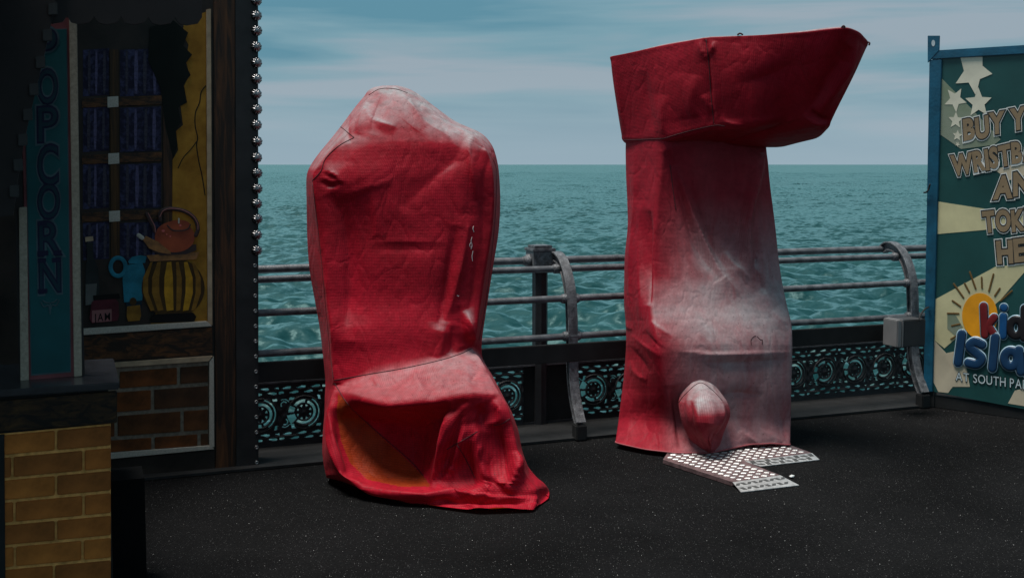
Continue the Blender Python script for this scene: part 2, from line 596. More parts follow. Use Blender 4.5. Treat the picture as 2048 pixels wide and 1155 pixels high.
def stroke_vf(plane, pts, rpx, lift, h=0.004, seg=10):
    """rounded paint stroke along pixel points on a plane (flattened tube with round ends)"""
    p = smooth_line(pts, 6)
    q = []
    # resample evenly and round the ends
    p = [np.asarray(a, float) for a in p]
    L = [0.0]
    for i in range(1, len(p)):
        L.append(L[-1] + np.linalg.norm(p[i] - p[i - 1]))
    tot = L[-1]
    d0 = (p[1] - p[0]) / (np.linalg.norm(p[1] - p[0]) + 1e-9)
    d1 = (p[-1] - p[-2]) / (np.linalg.norm(p[-1] - p[-2]) + 1e-9)
    seq = [(p[0] - d0 * rpx * math.cos(a), math.sin(a)) for a in (0.02, 0.35, 0.75, 1.15)]
    seq += [(a, 1.0) for a in p]
    seq += [(p[-1] + d1 * rpx * math.cos(a), math.sin(a)) for a in (1.15, 0.75, 0.35, 0.02)]
    v, f = [], []
    n = len(seq)
    for i, (c, s) in enumerate(seq):
        t = seq[min(i + 1, n - 1)][0] - seq[max(i - 1, 0)][0]
        t = t / (np.linalg.norm(t) + 1e-9)
        nn = np.array([-t[1], t[0]])
        for k in range(seg):
            th = 2 * math.pi * k / seg
            g = c + nn * rpx * s * math.cos(th)
            v.append(plane.hit(g[0], g[1], lift + h * s * math.sin(th)))
    for i in range(n - 1):
        for k in range(seg):
            f.append((i * seg + k, i * seg + (k + 1) % seg, (i + 1) * seg + (k + 1) % seg, (i + 1) * seg + k))
    f.append(tuple(range(seg))); f.append(tuple(range((n - 1) * seg, n * seg)))
    return v, f


def join(parts):
    v, f = [], []
    for pv, pf in parts:
        k = len(v)
        v += list(pv)
        f += [tuple(i + k for i in q) for q in pf]
    return v, f


_glyphs = {}


def glyph(ch, off):
    """2-d outline mesh of a character from the built-in font"""
    key = (ch, off)
    if key in _glyphs:
        return _glyphs[key]
    cu = bpy.data.curves.new('glyph', 'FONT')
    cu.body = ch
    cu.offset = off
    cu.resolution_u = 4
    o = bpy.data.objects.new('glyph', cu)
    me = o.to_mesh()
    v = np.array([x.co[:2] for x in me.vertices]).reshape(-1, 2)
    f = [tuple(p.vertices) for p in me.polygons]
    o.to_mesh_clear()
    bpy.data.objects.remove(o); bpy.data.curves.remove(cu)
    _glyphs[key] = (v, f)
    return v, f


def letters(name, text, quad, plane, layers, parent, gap=0.10, lift=0.003, wob=0.0, step=0.0012):
    """every character its own object; quad = TL, TR, BR, BL in photograph pixels;
    layers = [(offset, material)], outermost first"""
    adv = []
    x = 0.0
    for ch in text:
        if ch == ' ':
            x += 0.32; adv.append(None); continue
        v, f = glyph(ch, 0.0)
        adv.append((x - v[:, 0].min()))
        x += v[:, 0].max() - v[:, 0].min() + gap
    tot = x - gap
    hgt = 0.70
    q = [np.asarray(a, float) for a in quad]
    k = 0
    for ch, ox in zip(text, adv):
        if ox is None:
            continue
        V, FF, MI, MM = [], [], [], []
        dy = random.uniform(-wob, wob); ro = random.uniform(-wob, wob) * 1.6
        for li, (off, m) in enumerate(layers):
            v, f = glyph(ch, off)
            cx = (v[:, 0].min() + v[:, 0].max()) / 2
            base = len(V)
            for a, b in v:
                a2 = a - cx; b2 = b - hgt / 2
                a3 = a2 * math.cos(ro) - b2 * math.sin(ro) + cx
                b3 = a2 * math.sin(ro) + b2 * math.cos(ro) + hgt / 2 + dy
                s = (a3 + ox) / tot; t = b3 / hgt
                p = (q[3] * (1 - s) + q[2] * s) * (1 - t) + (q[0] * (1 - s) + q[1] * s) * t
                V.append(plane.hit(p[0], p[1], lift + li * step + (k % 2) * step * 0.45))
            FF += [tuple(i + base for i in g) for g in f]
            MI += [li] * len(f); MM.append(m)
        obj(name, V, FF, MM, parent, mi=MI, fix=False)
        k += 1


# ================================================================== SETTING
DECK_LINE = G(1085, 850)            # a point at the foot of the railing


def rail_pt(t, d, z):
    """t metres along the railing from the square post, d metres inland, z up"""
    return DECK_LINE + RD * t + RN * d + UP * (z - DECK_LINE[2])


# ---- deck
asph = asphalt_mat()
v, f = box_vf(rail_pt(-28, -0.10, -0.35), RD * 60, RN * 34, UP * 0.35)
deck = obj('deck', v, f, asph)
tag(deck, kind='structure')
iron = mat('black_iron', (0.0171, 0.0171, 0.0190), rough=0.55, var=0.25, scale=18, bump=0.2, bscale=120, spec=0.5)
iron_rail = mat('painted_rail', (0.065, 0.067, 0.072), rough=0.36, var=0.3, scale=14, bump=0.35, bscale=160, col2=(0.16, 0.165, 0.175), c2pos=(0.4, 0.75))
iron_grey = mat('worn_grey_iron', (0.050, 0.051, 0.055), rough=0.40, var=0.2, scale=26, bump=0.6, bscale=140, col2=(0.19, 0.194, 0.204), c2pos=(0.38, 0.74))
black = mat('matt_black', (0.0176, 0.0176, 0.0176), rough=0.7, var=0.2, spec=0.2)
v, f = box_vf(rail_pt(-28, -0.09, 0.004), RD * 60, RN * 0.55, UP * 0.014)
kerb = obj('deck_edging', v, f, black)
tag(kerb, kind='structure')

# ---- sea: real waves near the pier, ripples in the material far off
SEA_Z = -6.2


def build_sea():
    nr, nc = 900, 560
    dist = np.concatenate([16.0 * (1100.0 / 16.0) ** np.linspace(0, 1, nr - 24), np.geomspace(1180, 70000, 24)])
    ang = np.linspace(-1, 1, nc)
    ang = np.radians(58) * (0.55 * ang + 0.45 * ang ** 3)
    A, D = np.meshgrid(ang, dist)
    X = D * np.sin(A); Y = D * np.cos(A)
    Z = np.zeros_like(X)
    spacing = np.gradient(dist)[:, None] * np.ones_like(X)
    main = math.radians(255)
    r = np.random.default_rng(5)
    for i in range(150):
        lam = 0.65 * (5.5 / 0.65) ** (r.random() ** 0.95)
        th = main + r.normal(0, 0.62)
        k = 2 * math.pi / lam
        amp = 0.0084 * lam ** 1.0 * (0.5 + r.random())
        ph = r.random() * 6.283
        fade = np.clip((lam / (spacing * 2.4) - 0.8) / 1.0, 0, 1)
        arg = k * (X * math.cos(th) + Y * math.sin(th)) + ph
        s = np.sin(arg)
        Z += amp * fade * (s + 0.25 * np.cos(2 * arg))
    # farther out the grid only carries the longer seas; keep their steepness
    for i in range(90):
        lam = 7.0 * (90.0 / 7.0) ** r.random()
        th = main + r.normal(0, 0.55)
        wgt = np.exp(-np.log(lam / (6.0 * spacing)) ** 2 / 0.5)
        Z += 0.0042 * lam * (0.5 + r.random()) * wgt * np.sin(2 * math.pi / lam * (X * math.cos(th) + Y * math.sin(th)) + r.random() * 6.283)
    # gusts: patches of rougher and calmer water
    gust = 0.85 + 0.3 * np.sin(X / 37 + 1.3 * np.sin(Y / 61)) * np.sin(Y / 48 + 0.8)
    Z *= gust
    V = np.stack([X, Y, Z + SEA_Z], -1).reshape(-1, 3)
    idx = np.arange(nr * nc).reshape(nr, nc)
    Fq = np.stack([idx[:-1, :-1], idx[:-1, 1:], idx[1:, 1:], idx[1:, :-1]], -1).reshape(-1, 4)
    me = bpy.data.meshes.new('sea')
    me.vertices.add(len(V)); me.vertices.foreach_set('co', V.ravel())
    me.loops.add(Fq.size); me.loops.foreach_set('vertex_index', Fq.ravel().astype(np.int32))
    me.polygons.add(len(Fq))
    me.polygons.foreach_set('loop_start', np.arange(0, Fq.size, 4, dtype=np.int32))
    me.polygons.foreach_set('use_smooth', np.ones(len(Fq), dtype=bool))
    me.update(calc_edges=True)
    me.materials.append(sea_mat())
    o = bpy.data.objects.new('sea', me)
    col.objects.link(o)
    tag(o, kind='structure')


build_sea()

# ================================================================== RAILING
railing = thing('pier_railing', Vector(rail_pt(0, 0, 0)), 'black cast iron pier railing with pipe rails and pierced scroll panels above the sea', 'railing')


def rail_bar(name, d, z, r, m):
    v, f = tube_vf([rail_pt(t, d, z + 0.0025 * math.sin(t * 2.1 + z * 9)) for t in np.linspace(-5.5, 8, 46)], r, 12)
    return obj(name, v, f, m, railing, smooth=True)


rail_bar('top_rail', 0.0, 1.083, 0.0245, iron_rail)
rail_bar('rail', 0.165, 1.040, 0.0215, iron_rail)
rail_bar('rail', 0.300, 0.864, 0.0215, iron_rail)
rail_bar('rail', 0.325, 0.632, 0.0215, iron_rail)
v, f = box_vf(rail_pt(-5.5, 0.335, 0.476), RD * 13.5, RN * 0.035, UP * 0.114)
bevel(obj('board', v, f, black, railing), 0.004)
v, f = box_vf(rail_pt(-5.5, -0.03, 0.398), RD * 13.5, RN * 0.055, UP * 0.016)
bevel(obj('panel_ledge', v, f, iron_rail, railing), 0.003)
v, f = box_vf(rail_pt(-5.5, -0.025, 0.012), RD * 13.5, RN * 0.045, UP * 0.02)
obj('panel_foot', v, f, iron, railing)


def build_bracket(t):
    prof = smooth_line([(0.0, 1.085), (0.06, 1.115), (0.15, 1.095), (0.235, 1.02), (0.295, 0.90), (0.318, 0.76), (0.325, 0.62), (0.33, 0.48), (0.345, 0.34), (0.385, 0.22), (0.455, 0.10)], 6)
    n = len(prof)
    parts = []

    def sweep(w, o0, o1):
        vv, ff = [], []
        for i, p in enumerate(prof):
            a = prof[max(i - 1, 0)]; b = prof[min(i + 1, n - 1)]
            tx, tz = b - a
            l = math.hypot(tx, tz); nx, nz = -tz / l, tx / l     # outward (inland / up)
            if nx < 0 and nz < 0:
                nx, nz = -nx, -nz
            for s, oo in ((-1, o0), (1, o0), (1, o1), (-1, o1)):
                vv.append(rail_pt(t + s * w / 2, p[0] + nx * oo, p[1] + nz * oo))
        for i in range(n - 1):
            for k in range(4):
                ff.append((i * 4 + k, i * 4 + (k + 1) % 4, (i + 1) * 4 + (k + 1) % 4, (i + 1) * 4 + k))
        ff.append((0, 1, 2, 3)); ff.append(tuple(range(4 * n - 4, 4 * n)))
        return vv, ff
    parts.append(sweep(0.064, 0.018, 0.030))
    parts.append(sweep(0.022, -0.026, 0.020))
    parts.append(sweep(0.046, -0.036, -0.025))
    v, f = join(parts)
    o = obj('bracket', v, f, iron_grey, railing)
    bevel(o, 0.002, 1)
    v, f = box_vf(rail_pt(t - 0.035, 0.415, 0.004), RD * 0.07, RN * 0.075, UP * 0.095)
    bevel(obj('foot', v, f, black, o), 0.006)
    for d, z in ((0.165, 1.04), (0.30, 0.864), (0.325, 0.632)):
        v, f = tube_vf([rail_pt(t + s, d, z) for s in (-0.062, -0.05, -0.04, 0.04, 0.05, 0.062)], [0.024, 0.031, 0.031, 0.031, 0.031, 0.024], 14)
        obj('collar', v, f, iron_grey, o, smooth=True)


for t in (-2.95, 0.06, 2.70, 6.0):
    build_bracket(t)


def build_post(t):
    # fluted shaft
    v, f = [], []
    ring = []
    for k in range(16):
        a = 2 * math.pi * (k + 0.5) / 16
        r = 0.046 if k % 2 else 0.051
        ring.append((r * math.cos(a), r * math.sin(a)))
    for z in (0.0, 1.01):
        for a, b in ring:
            v.append(rail_pt(t + a, b, z))
    for k in range(16):
        f.append((k, (k + 1) % 16, 16 + (k + 1) % 16, 16 + k))
    f.append(tuple(range(16))); f.append(tuple(range(16, 32)))
    shaft = obj('post', v, f, iron, railing)
    parts = []
    for z0, z1, h in ((1.005, 1.02, 0.064), (1.02, 1.145, 0.072), (1.145, 1.165, 0.079), (1.165, 1.183, 0.062)):
        parts.append(box_vf(rail_pt(t - h, -h, z0), RD * 2 * h, RN * 2 * h, UP * (z1 - z0 - 0.0005)))
    v, f = join(parts)
    cap = obj('cap', v, f, iron_grey, shaft)
    bevel(cap, 0.004, 2)
    for s in (-1, 1):
        pts = [rail_pt(t + s * q, 0, 1.083) for q in (0.070, 0.088, 0.100, 0.125)]
        v, f = tube_vf(pts, [0.044, 0.044, 0.034, 0.026], 16)
        obj('collar', v, f, iron_grey, shaft, smooth=True)


build_post(-0.02)


def ornament_mesh(flip):
    """pierced cast panel: a 3 mm grid kept where the metal is, with relief"""
    Wd, H, c = 0.262, 0.366, 0.003
    nx, ny = int(round(Wd / c)), int(round(H / c))
    xs = (np.arange(nx) + 0.5) * c - Wd / 2
    ys = (np.arange(ny) + 0.5) * c
    X, Y = np.meshgrid(xs, ys)
    if flip:
        Xo, Yo = X, H - Y
    else:
        Xo, Yo = X, Y

    def fill(X, Y):
        solidm = np.ones_like(X, bool)
        relief = np.zeros_like(X)

        def cut(mk):
            solidm[mk] = False
        # slots
        pitch = Wd / 3.0
        for row, z in enumerate((0.030, 0.058, 0.308, 0.336)):
            ph = ((X + Wd / 2 + (0.5 * pitch if row % 2 else 0)) / pitch) % 1.0
            taper = 0.0082 * (0.55 + 0.45 * np.cos((ph - 0.62) * 6.283))
            cut((np.abs(Y - z - 0.002 * np.sin(ph * 6.28)) < taper) & (ph > 0.18) & (ph < 0.84))
        cx, cy = 0.018, H / 2
        dx, dy = X - cx, Y - cy
        R = np.hypot(dx, dy); T = np.arctan2(dy, dx)
        band = (Y > 0.078) & (Y < 0.288)
        # crescent openings of the medallion
        cut(band & (R > 0.0555) & (R < 0.0725) & (T > -1.25) & (T < 2.3))
        cut(band & (R > 0.0850) & (R < 0.0945) & (T > -1.0) & (T < 1.3))
        cut(band & (R > 0.058) & (R < 0.079) & (T > -2.5) & (T < -1.45))
        cut(band & (R > 0.056) & (R < 0.104) & (T > 2.42) & (T < 3.02))
        cut(band & (R > 0.058) & (R < 0.096) & (T > -3.10) & (T < -2.64))
        # teeth round the hub
        ph = (T / (2 * math.pi) * 8) % 1.0
        cut((R > 0.030) & (R < 0.0465) & (np.abs(ph - 0.5) < 0.34 * (R - 0.028) / 0.019))
        # small scrolls on the left
        for sx, sy, a0 in ((-0.098, 0.235, 0.4), (-0.102, 0.130, -2.2)):
            r2 = np.hypot(X - sx, Y - sy); t2 = np.arctan2(Y - sy, X - sx)
            cut((r2 > 0.013) & (r2 < 0.021) & (np.abs(((t2 - a0 + math.pi) % (2 * math.pi)) - math.pi) < 1.7))
            cut((r2 > 0.0285) & (r2 < 0.035) & (np.abs(((t2 - a0 - 0.9 + math.pi) % (2 * math.pi)) - math.pi) < 0.85) & band)
        # corner leaves
        for lx, ly, s1, s2, ro in ((-0.050, 0.264, 0.026, 0.013, 0.7), (0.106, 0.266, 0.020, 0.012, -0.6), (0.110, 0.098, 0.019, 0.012, 0.7), (-0.055, 0.097, 0.024, 0.011, -0.5)):
            a = (X - lx) * math.cos(ro) + (Y - ly) * math.sin(ro)
            b = -(X - lx) * math.sin(ro) + (Y - ly) * math.cos(ro)
            cut((np.abs(a) / s1 + np.abs(b - 0.004 * np.sin(a * 160)) / s2) < 1)
        relief += 0.006 * np.exp(-((R - 0.050) / 0.006) ** 2) + 0.007 * np.exp(-((R - 0.0785) / 0.005) ** 2) + 0.007 * np.exp(-((R - 0.099) / 0.004) ** 2)
        relief += 0.008 * np.clip(1 - R / 0.026, 0, 1)
        relief += 0.002 * np.sin(X * 110) * np.sin(Y * 100) * (R > 0.1) * (band)
        relief += 0.005 * (np.abs(Y - 0.044) < 0.006) + 0.005 * (np.abs(Y - 0.322) < 0.006)
        return solidm, relief
    sm, rl = fill(Xo, Yo)
    vid = {}
    V, FF = [], []
    th = 0.014
    xg = np.arange(nx + 1) * c - Wd / 2; yg = np.arange(ny + 1) * c
    XG, YG = np.meshgrid(xg, yg)
    _, rg = fill(XG, (H - YG) if flip else YG)

    def vert(i, j, back):
        k = (i, j, back)
        if k not in vid:
            vid[k] = len(V)
            V.append((xg[i], (-rg[j, i] - th) if not back else 0.0, yg[j]))
        return vid[k]
    for j in range(ny):
        for i in range(nx):
            if not sm[j, i]:
                continue
            a, b, c2, d = vert(i, j, 0), vert(i + 1, j, 0), vert(i + 1, j + 1, 0), vert(i, j + 1, 0)
            FF.append((a, b, c2, d))
            for (ii, jj, p, q) in ((i - 1, j, (i, j), (i, j + 1)), (i + 1, j, (i + 1, j + 1), (i + 1, j)), (i, j - 1, (i + 1, j), (i, j)), (i, j + 1, (i, j + 1), (i + 1, j + 1))):
                if ii < 0 or ii >= nx or jj < 0 or jj >= ny or not sm[jj, ii]:
                    FF.append((vert(*p, 0), vert(*q, 0), vert(*q, 1), vert(*p, 1)))
    me = mesh_data('scroll_panel', V, FF, iron, smooth=False, fix=False)
    return me


om = [ornament_mesh(False), ornament_mesh(True)]
yaw = math.atan2(RD[1], RD[0])
pw = 0.262
tile_t = [-0.14 - pw * (k + 0.5) for k in range(14)] + [0.21 + pw * (k + 0.5) for k in range(14)]
for q, t in enumerate(tile_t):
    o = bpy.data.objects.new('scroll_panel', om[q % 2])
    col.objects.link(o)
    o.location = rail_pt(t, 0.004, 0.032)
    o.rotation_euler = (0, 0, yaw)
    adopt(o, railing)
v, f = box_vf(rail_pt(-0.139, -0.012, 0.032), RD * 0.348, RN * 0.022, UP * 0.366)
bevel(obj('end_plate', v, f, black, railing), 0.004)

# ================================================================== STALL
fo = G(430, 941)
FP = Plane(fo, RD)                                   # painted face of the stall
dark_board = mat('dark_board', (0.0264, 0.0176, 0.0132), rough=0.6, var=0.4, scale=4, spec=0.25)
edge_black = mat('edge_trim_black', (0.0200, 0.0180, 0.0180), rough=0.5, var=0.3, spec=0.3)
wood_dk = wood_mat('dark_timber', (0.020, 0.011, 0.007), (0.11, 0.040, 0.014), 2)
wood_hz = wood_mat('dark_timber_rail', (0.022, 0.012, 0.007), (0.15, 0.052, 0.015), 0)
wood_lt = wood_mat('painted_mullion', (0.035, 0.016, 0.006), (0.10, 0.042, 0.010), 2)
cream = mat('cream_trim', (0.42, 0.37, 0.31), rough=0.7, var=0.12, scale=120, spec=0.2)
cream2 = mat('warm_trim', (0.40, 0.28, 0.18), rough=0.7, var=0.2, scale=9, spec=0.2)
plaster = mat('mustard_plaster', (0.22, 0.094, 0.013), rough=0.8, scale=7, col2=(0.44, 0.21, 0.032), c2pos=(0.35, 0.7), spec=0.15)
ink = mat('dark_paint', (0.008, 0.007, 0.007), rough=0.7, spec=0.15)
fbase = fo - RD * 1.2
stall = thing('stall_front', Vector(fo), 'dark painted stall front with a picture of a window, kettle and brick wall', 'stall')
XL = -260
# body: board with real depth
def fpt(px, py): return FP.hit(px, py)
bl, br = fpt(XL, 1005), fpt(517, 928)
zt = 2.86
width = np.dot(br - bl, RD)
z0 = 0.045
o0 = np.array([bl[0], bl[1], z0])
v, f = box_vf(o0 - FP.n * 0.16, RD * (width - 0.001), FP.n * 0.16, UP * (zt - z0))
body = obj('body', v, f, dark_board, stall)
v, f = box_vf(np.array([bl[0], bl[1], 0.004]) - FP.n * 0.14, RD * (width - 0.03), FP.n * 0.11, UP * 0.04)
obj('plinth', v, f, black, stall)


def fs(name, pts, lift, m, thick=None, parent=stall, bev=0.0):
    return slab(name, FP, pts, lift, thick if thick else lift, m, parent, bev)


# unseen canopy added above the frame to shade the stall and its counter
dark_cloth_m = mat('dark_cloth', (0.0144, 0.0096, 0.0096), rough=0.8, var=0.2)
cz = 2.67
cb0 = np.array([br[0], br[1], 0.0])


def cpt_(al, inl, z): return cb0 + RD * al + FP.n * inl + UP * z


cq = [(-width - 2.0, 0.001), (-0.35, 0.001), (-1.45, 0.5), (-0.95, 3.8), (-width - 2.0, 3.8)]  # right edge shaped to keep its shadow off the red covers
v1 = [cpt_(a_, i_, cz) for a_, i_ in cq] + [cpt_(a_, i_, cz + 0.05) for a_, i_ in cq]
f1 = [tuple(range(5)), tuple(range(9, 4, -1))] + [(k, k + 5, (k + 1) % 5 + 5, (k + 1) % 5) for k in range(5)]
canopy = obj('canopy', v1, f1, dark_cloth_m, stall)
v1, f1 = box_vf(cpt_(-width - 2.0, 3.802, 2.15), RD * (width + 1.05), FP.n * 0.02, UP * 0.56)
obj('shade_valance', v1, f1, dark_cloth_m, canopy)  # added out of view to cut front skylight on the stall
VPn = Plane(W(100, 40, 3.95), RD)
sc_pts = [(-420, -90), (404, -90)]
xx = 404
while xx > -420:
    yb_ = 47 + (xx - 404) * 0.012
    sc_pts += [(xx, yb_ - 12), (xx - 8, yb_), (xx - 30, yb_ + 4), (xx - 46, yb_)]
    xx -= 54
sc_pts.append((-420, 30))
slab('inner_shade_valance', VPn, sc_pts, 0.0, 0.012, dark_cloth_m, canopy)  # added dark strip, keeps the stall top black and shades the sign
slab('side_flap', VPn, [(-420, -80), (122, -80), (110, 10), (98, 70), (84, 130), (70, 190), (57, 245), (46, 300), (36, 360), (27, 430), (-420, 470)], 0.016, 0.012, dark_cloth_m, canopy)
stud_m = mat('flap_stud_grey', (0.020, 0.019, 0.019), rough=0.6)
for x, y in ((106, 20), (95, 72), (81, 126), (68, 180), (56, 230), (46, 280), (37, 330), (29, 382)):
    slab('stud', VPn, [(x - 10, y - 11), (x + 9, y - 13), (x + 10, y + 11), (x - 9, y + 12)], 0.024, 0.008, stud_m, canopy, 0.002)
# left end wall of the stall's bay and its return (outside the frame)
v, f = box_vf(np.array([bl[0], bl[1], 0.0]) - RD * 2.0, RD * 0.06, FP.n * 2.6, UP * cz)
obj('end_wall', v, f, dark_board, stall)

fs('edge_trim', [(470, -30), (515.5, -30), (516.5, 927), (472, 933)], 0.014, edge_black, 0.014, bev=0.002)
fs('timber_post', [(427, -30), (469, -30), (471, 933), (431, 939)], 0.010, wood_dk, 0.010, bev=0.002)
fs('trim', [(412, 20), (421.5, 18), (424.5, 650), (415, 643)], 0.012, cream2, 0.012, bev=0.002)
# plaster panel and cracks
fs('plaster', [(368, 40), (411.5, 24), (414.5, 643), (300, 650), (343, 560), (345, 320), (356, 300), (352, 262), (366, 250), (361, 212), (374, 205), (368, 172), (379, 150), (371, 120), (377, 90), (366, 70)], 0.003, plaster)
v, f = join([stroke_vf(FP, [(411, 172), (402, 185), (399, 205), (391, 225), (390, 250), (395, 275), (393, 290), (397, 320), (404, 352), (410, 390)], 1.1, 0.0035, 0.001, 6),
             stroke_vf(FP, [(394, 282), (382, 298), (366, 316), (356, 336)], 0.9, 0.0035, 0.001, 6)])
obj('crack', v, f, ink, stall)
# window panes with curtains
curt = mat('curtain_blue', (0.0210, 0.0180, 0.0338), rough=0.8, scale=30, col2=(0.06, 0.06, 0.12), spec=0.1)
curt_hi = mat('curtain_fold', (0.0900, 0.0788, 0.1425), rough=0.8, var=0.3, scale=60, spec=0.1)
curt_lo = mat('curtain_fold_grey', (0.0525, 0.0465, 0.0638), rough=0.8, var=0.3, scale=60, spec=0.1)
for (x0, x1) in ((166, 218), (240, 322)):
    for (y0, y1) in ((100, 193), (216, 304), (329, 418), (446, 520)):
        c = fs('curtain', [(x0, y0), (x1, y0 - 3), (x1, y1 - 3), (x0, y1)], 0.002, curt)
        ww = x1 - x0
        for k, q in enumerate((0.18, 0.40, 0.62, 0.84) if ww > 60 else (0.25, 0.5, 0.82)):
            xx = x0 + ww * q + random.uniform(-2, 2)
            h = ww * (0.055 if ww > 60 else 0.08) * random.uniform(0.7, 1.2)
            slab('fold', FP, [(xx - h * 0.5, y0 + 2), (xx + h * 0.6, y0 + 1), (xx + h * 0.9, (y0 + y1) / 2), (xx + h * 0.4, y1 - 5), (xx - h * 0.6, y1 - 5), (xx - h * 0.8, (y0 + y1) / 2)], 0.004, 0.0015, curt_hi if k % 2 else curt_lo, c)
# mullions
fs('mullion', [(219, 100), (237, 99), (239, 520), (222, 521)], 0.008, wood_lt, bev=0.002)
for y in (204, 317, 432):
    fs('glazing_bar', [(164, y - 6), (219.5, y - 9), (219.5, y + 9), (164, y + 12)], 0.0065, wood_hz, bev=0.0015)
    fs('glazing_bar', [(237.5, y - 10), (324, y - 13), (324, y + 5), (237.5, y + 8)], 0.0065, wood_hz, bev=0.0015)
    dx = (y - 204) * 0.014
    fs('glazing_block', [(214.5 + dx, y - 10), (236.5 + dx, y - 11.5), (237 + dx, y + 10), (215 + dx, y + 11.5)], 0.0105, cream, 0.004, bev=0.001)
fs('jamb', [(325, 60), (343, 58), (345, 560), (327, 562)], 0.0075, wood_dk, bev=0.002)
fs('foliage', [(300, 55), (345, 40), (376, 66), (366, 92), (384, 110), (370, 128), (381, 150), (366, 170), (374, 205), (356, 215), (362, 245), (350, 262), (355, 290), (346, 318), (330, 250), (322, 180), (296, 120)], 0.0085, mat('black_leaf_paint', (0.006, 0.008, 0.006), rough=0.7, spec=0.15), 0.003)

# still life painted on the front, each thing cut as a thin relief
red_k = mat('kettle_red', (0.204, 0.034, 0.014), rough=0.5, scale=9, col2=(0.38, 0.070, 0.024), c2pos=(0.35, 0.65), spec=0.25)
red_hi = mat('kettle_glint', (0.55, 0.10, 0.08), rough=0.5)
pink_l = mat('pink_line', (0.30, 0.10, 0.09), rough=0.6)
dk_red = mat('dark_red_line', (0.03, 0.008, 0.006), rough=0.6)
spout = mat('spout_orange', (0.264, 0.099, 0.022), rough=0.6, var=0.35, scale=25)
teal = mat('jug_teal', (0.016, 0.150, 0.210), rough=0.6, var=0.25, scale=10, spec=0.2)
teal_d = mat('jug_shade', (0.005, 0.022, 0.035), rough=0.6, spec=0.2)
pot_b = mat('pot_brown', (0.0500, 0.0240, 0.0060), rough=0.6, var=0.25, spec=0.2)
pot_y = mat('pot_yellow', (0.4200, 0.2000, 0.0120), rough=0.6, var=0.3, scale=14, spec=0.2)
pot_y2 = mat('pot_ochre', (0.2100, 0.0950, 0.0120), rough=0.6, var=0.3, scale=14, spec=0.2)
# pot
pot = fs('pot', ell(346, 575, 63, 60, 34), 0.0100, pot_b, 0.004)
for (xt, xm, xb, h, mm) in ((303, 291, 305, 5, pot_y2), (318, 311, 321, 7, pot_y2), (338, 337, 340, 8.5, pot_y), (354, 358, 356, 5, pot_y2), (371, 378, 371, 7, pot_y), (386, 396, 386, 5, pot_y2)):
    slab('stripe', FP, [(xt - h * 0.5, 524), (xt + h * 0.5, 523), (xm + h, 555), (xm + h * 1.05, 585), (xb + h * 0.8, 619), (xb - h * 0.8, 621), (xm - h * 1.05, 585), (xm - h, 555)], 0.0112, 0.0014, mm, pot)
slab('neck', FP, [(293, 510), (300, 522), (392, 518), (398, 503)], 0.0125, 0.003, spout, pot)
slab('foot', FP, [(300, 636), (306, 628), (386, 624), (392, 632), (388, 642), (302, 645)], 0.0122, 0.002, ink, pot)
# kettle
kettle = fs('kettle', ell(349, 473, 40, 31, 30), 0.0165, red_k, 0.003)
slab('base', FP, [(304, 494), (392, 488), (392, 500), (372, 508), (320, 510), (304, 502)], 0.0150, 0.003, dk_red, kettle)
slab('lid', FP, ell(357, 449, 23, 10, 22), 0.0180, 0.0015, red_k, kettle)
v, f = stroke_vf(FP, [(334, 450), (345, 460), (360, 461), (374, 458), (380, 449)], 1.3, 0.0185, 0.001, 6); obj('lid_line', v, f, dk_red, kettle)
v, f = stroke_vf(FP, [(320, 440), (319, 428), (326, 420), (342, 417), (365, 421), (382, 430), (392, 443), (395, 458), (391, 470)], 4.0, 0.0180, 0.0025, 8); obj('handle', v, f, dk_red, kettle)
v, f = stroke_vf(FP, [(319, 433), (326, 421), (342, 416.5), (365, 420), (384, 431), (394, 446), (395, 458)], 0.9, 0.0205, 0.0012, 6); obj('handle_line', v, f, pink_l, kettle)
v, f = stroke_vf(FP, [(293, 427), (299, 440), (306, 452), (309, 462)], 3.6, 0.0180, 0.002, 8); obj('grip', v, f, dk_red, kettle)
v, f = stroke_vf(FP, [(296, 426), (303, 440), (309, 452), (310, 464)], 0.9, 0.0200, 0.0012, 6); obj('grip_line', v, f, pink_l, kettle)
slab('spout', FP, [(286, 480), (291, 471), (316, 483), (340, 502), (342, 508), (318, 504), (298, 496)], 0.0180, 0.0015, spout, kettle)
v, f = stroke_vf(FP, [(277, 470), (284, 475)], 4.2, 0.0180, 0.002, 8); obj('spout_tip', v, f, cream, kettle)
for (x, y, rx, ry) in ((326, 461, 3.4, 2.4), (360, 450, 2.6, 2.2), (340, 472, 1.8, 1.8), (333, 468, 1.5, 1.5)):
    slab('glint', FP, ell(x, y, rx, ry, 10), 0.0188, 0.0006, red_hi, kettle)
v, f = stroke_vf(FP, [(357, 437), (357, 445)], 1.6, 0.0195, 0.001, 6); obj('knob', v, f, cream, kettle)
# jug
jug = fs('jug', [(247, 527), (254, 530), (284, 524), (290, 540), (284, 600), (248, 604), (245, 560)], 0.0080, teal, 0.003)
slab('rim', FP, [(256, 522), (264, 513), (280, 510), (293, 512), (290, 525), (258, 527)], 0.0100, 0.002, teal, jug)
v, f = stroke_vf(FP, ell(236, 533, 15, 18, 16) + [(251, 533)], 4.2, 0.0100, 0.002, 8); obj('handle', v, f, teal, jug)
slab('foot', FP, [(250, 600), (284, 596), (282, 622), (256, 624)], 0.0076, 0.002, teal_d, jug)
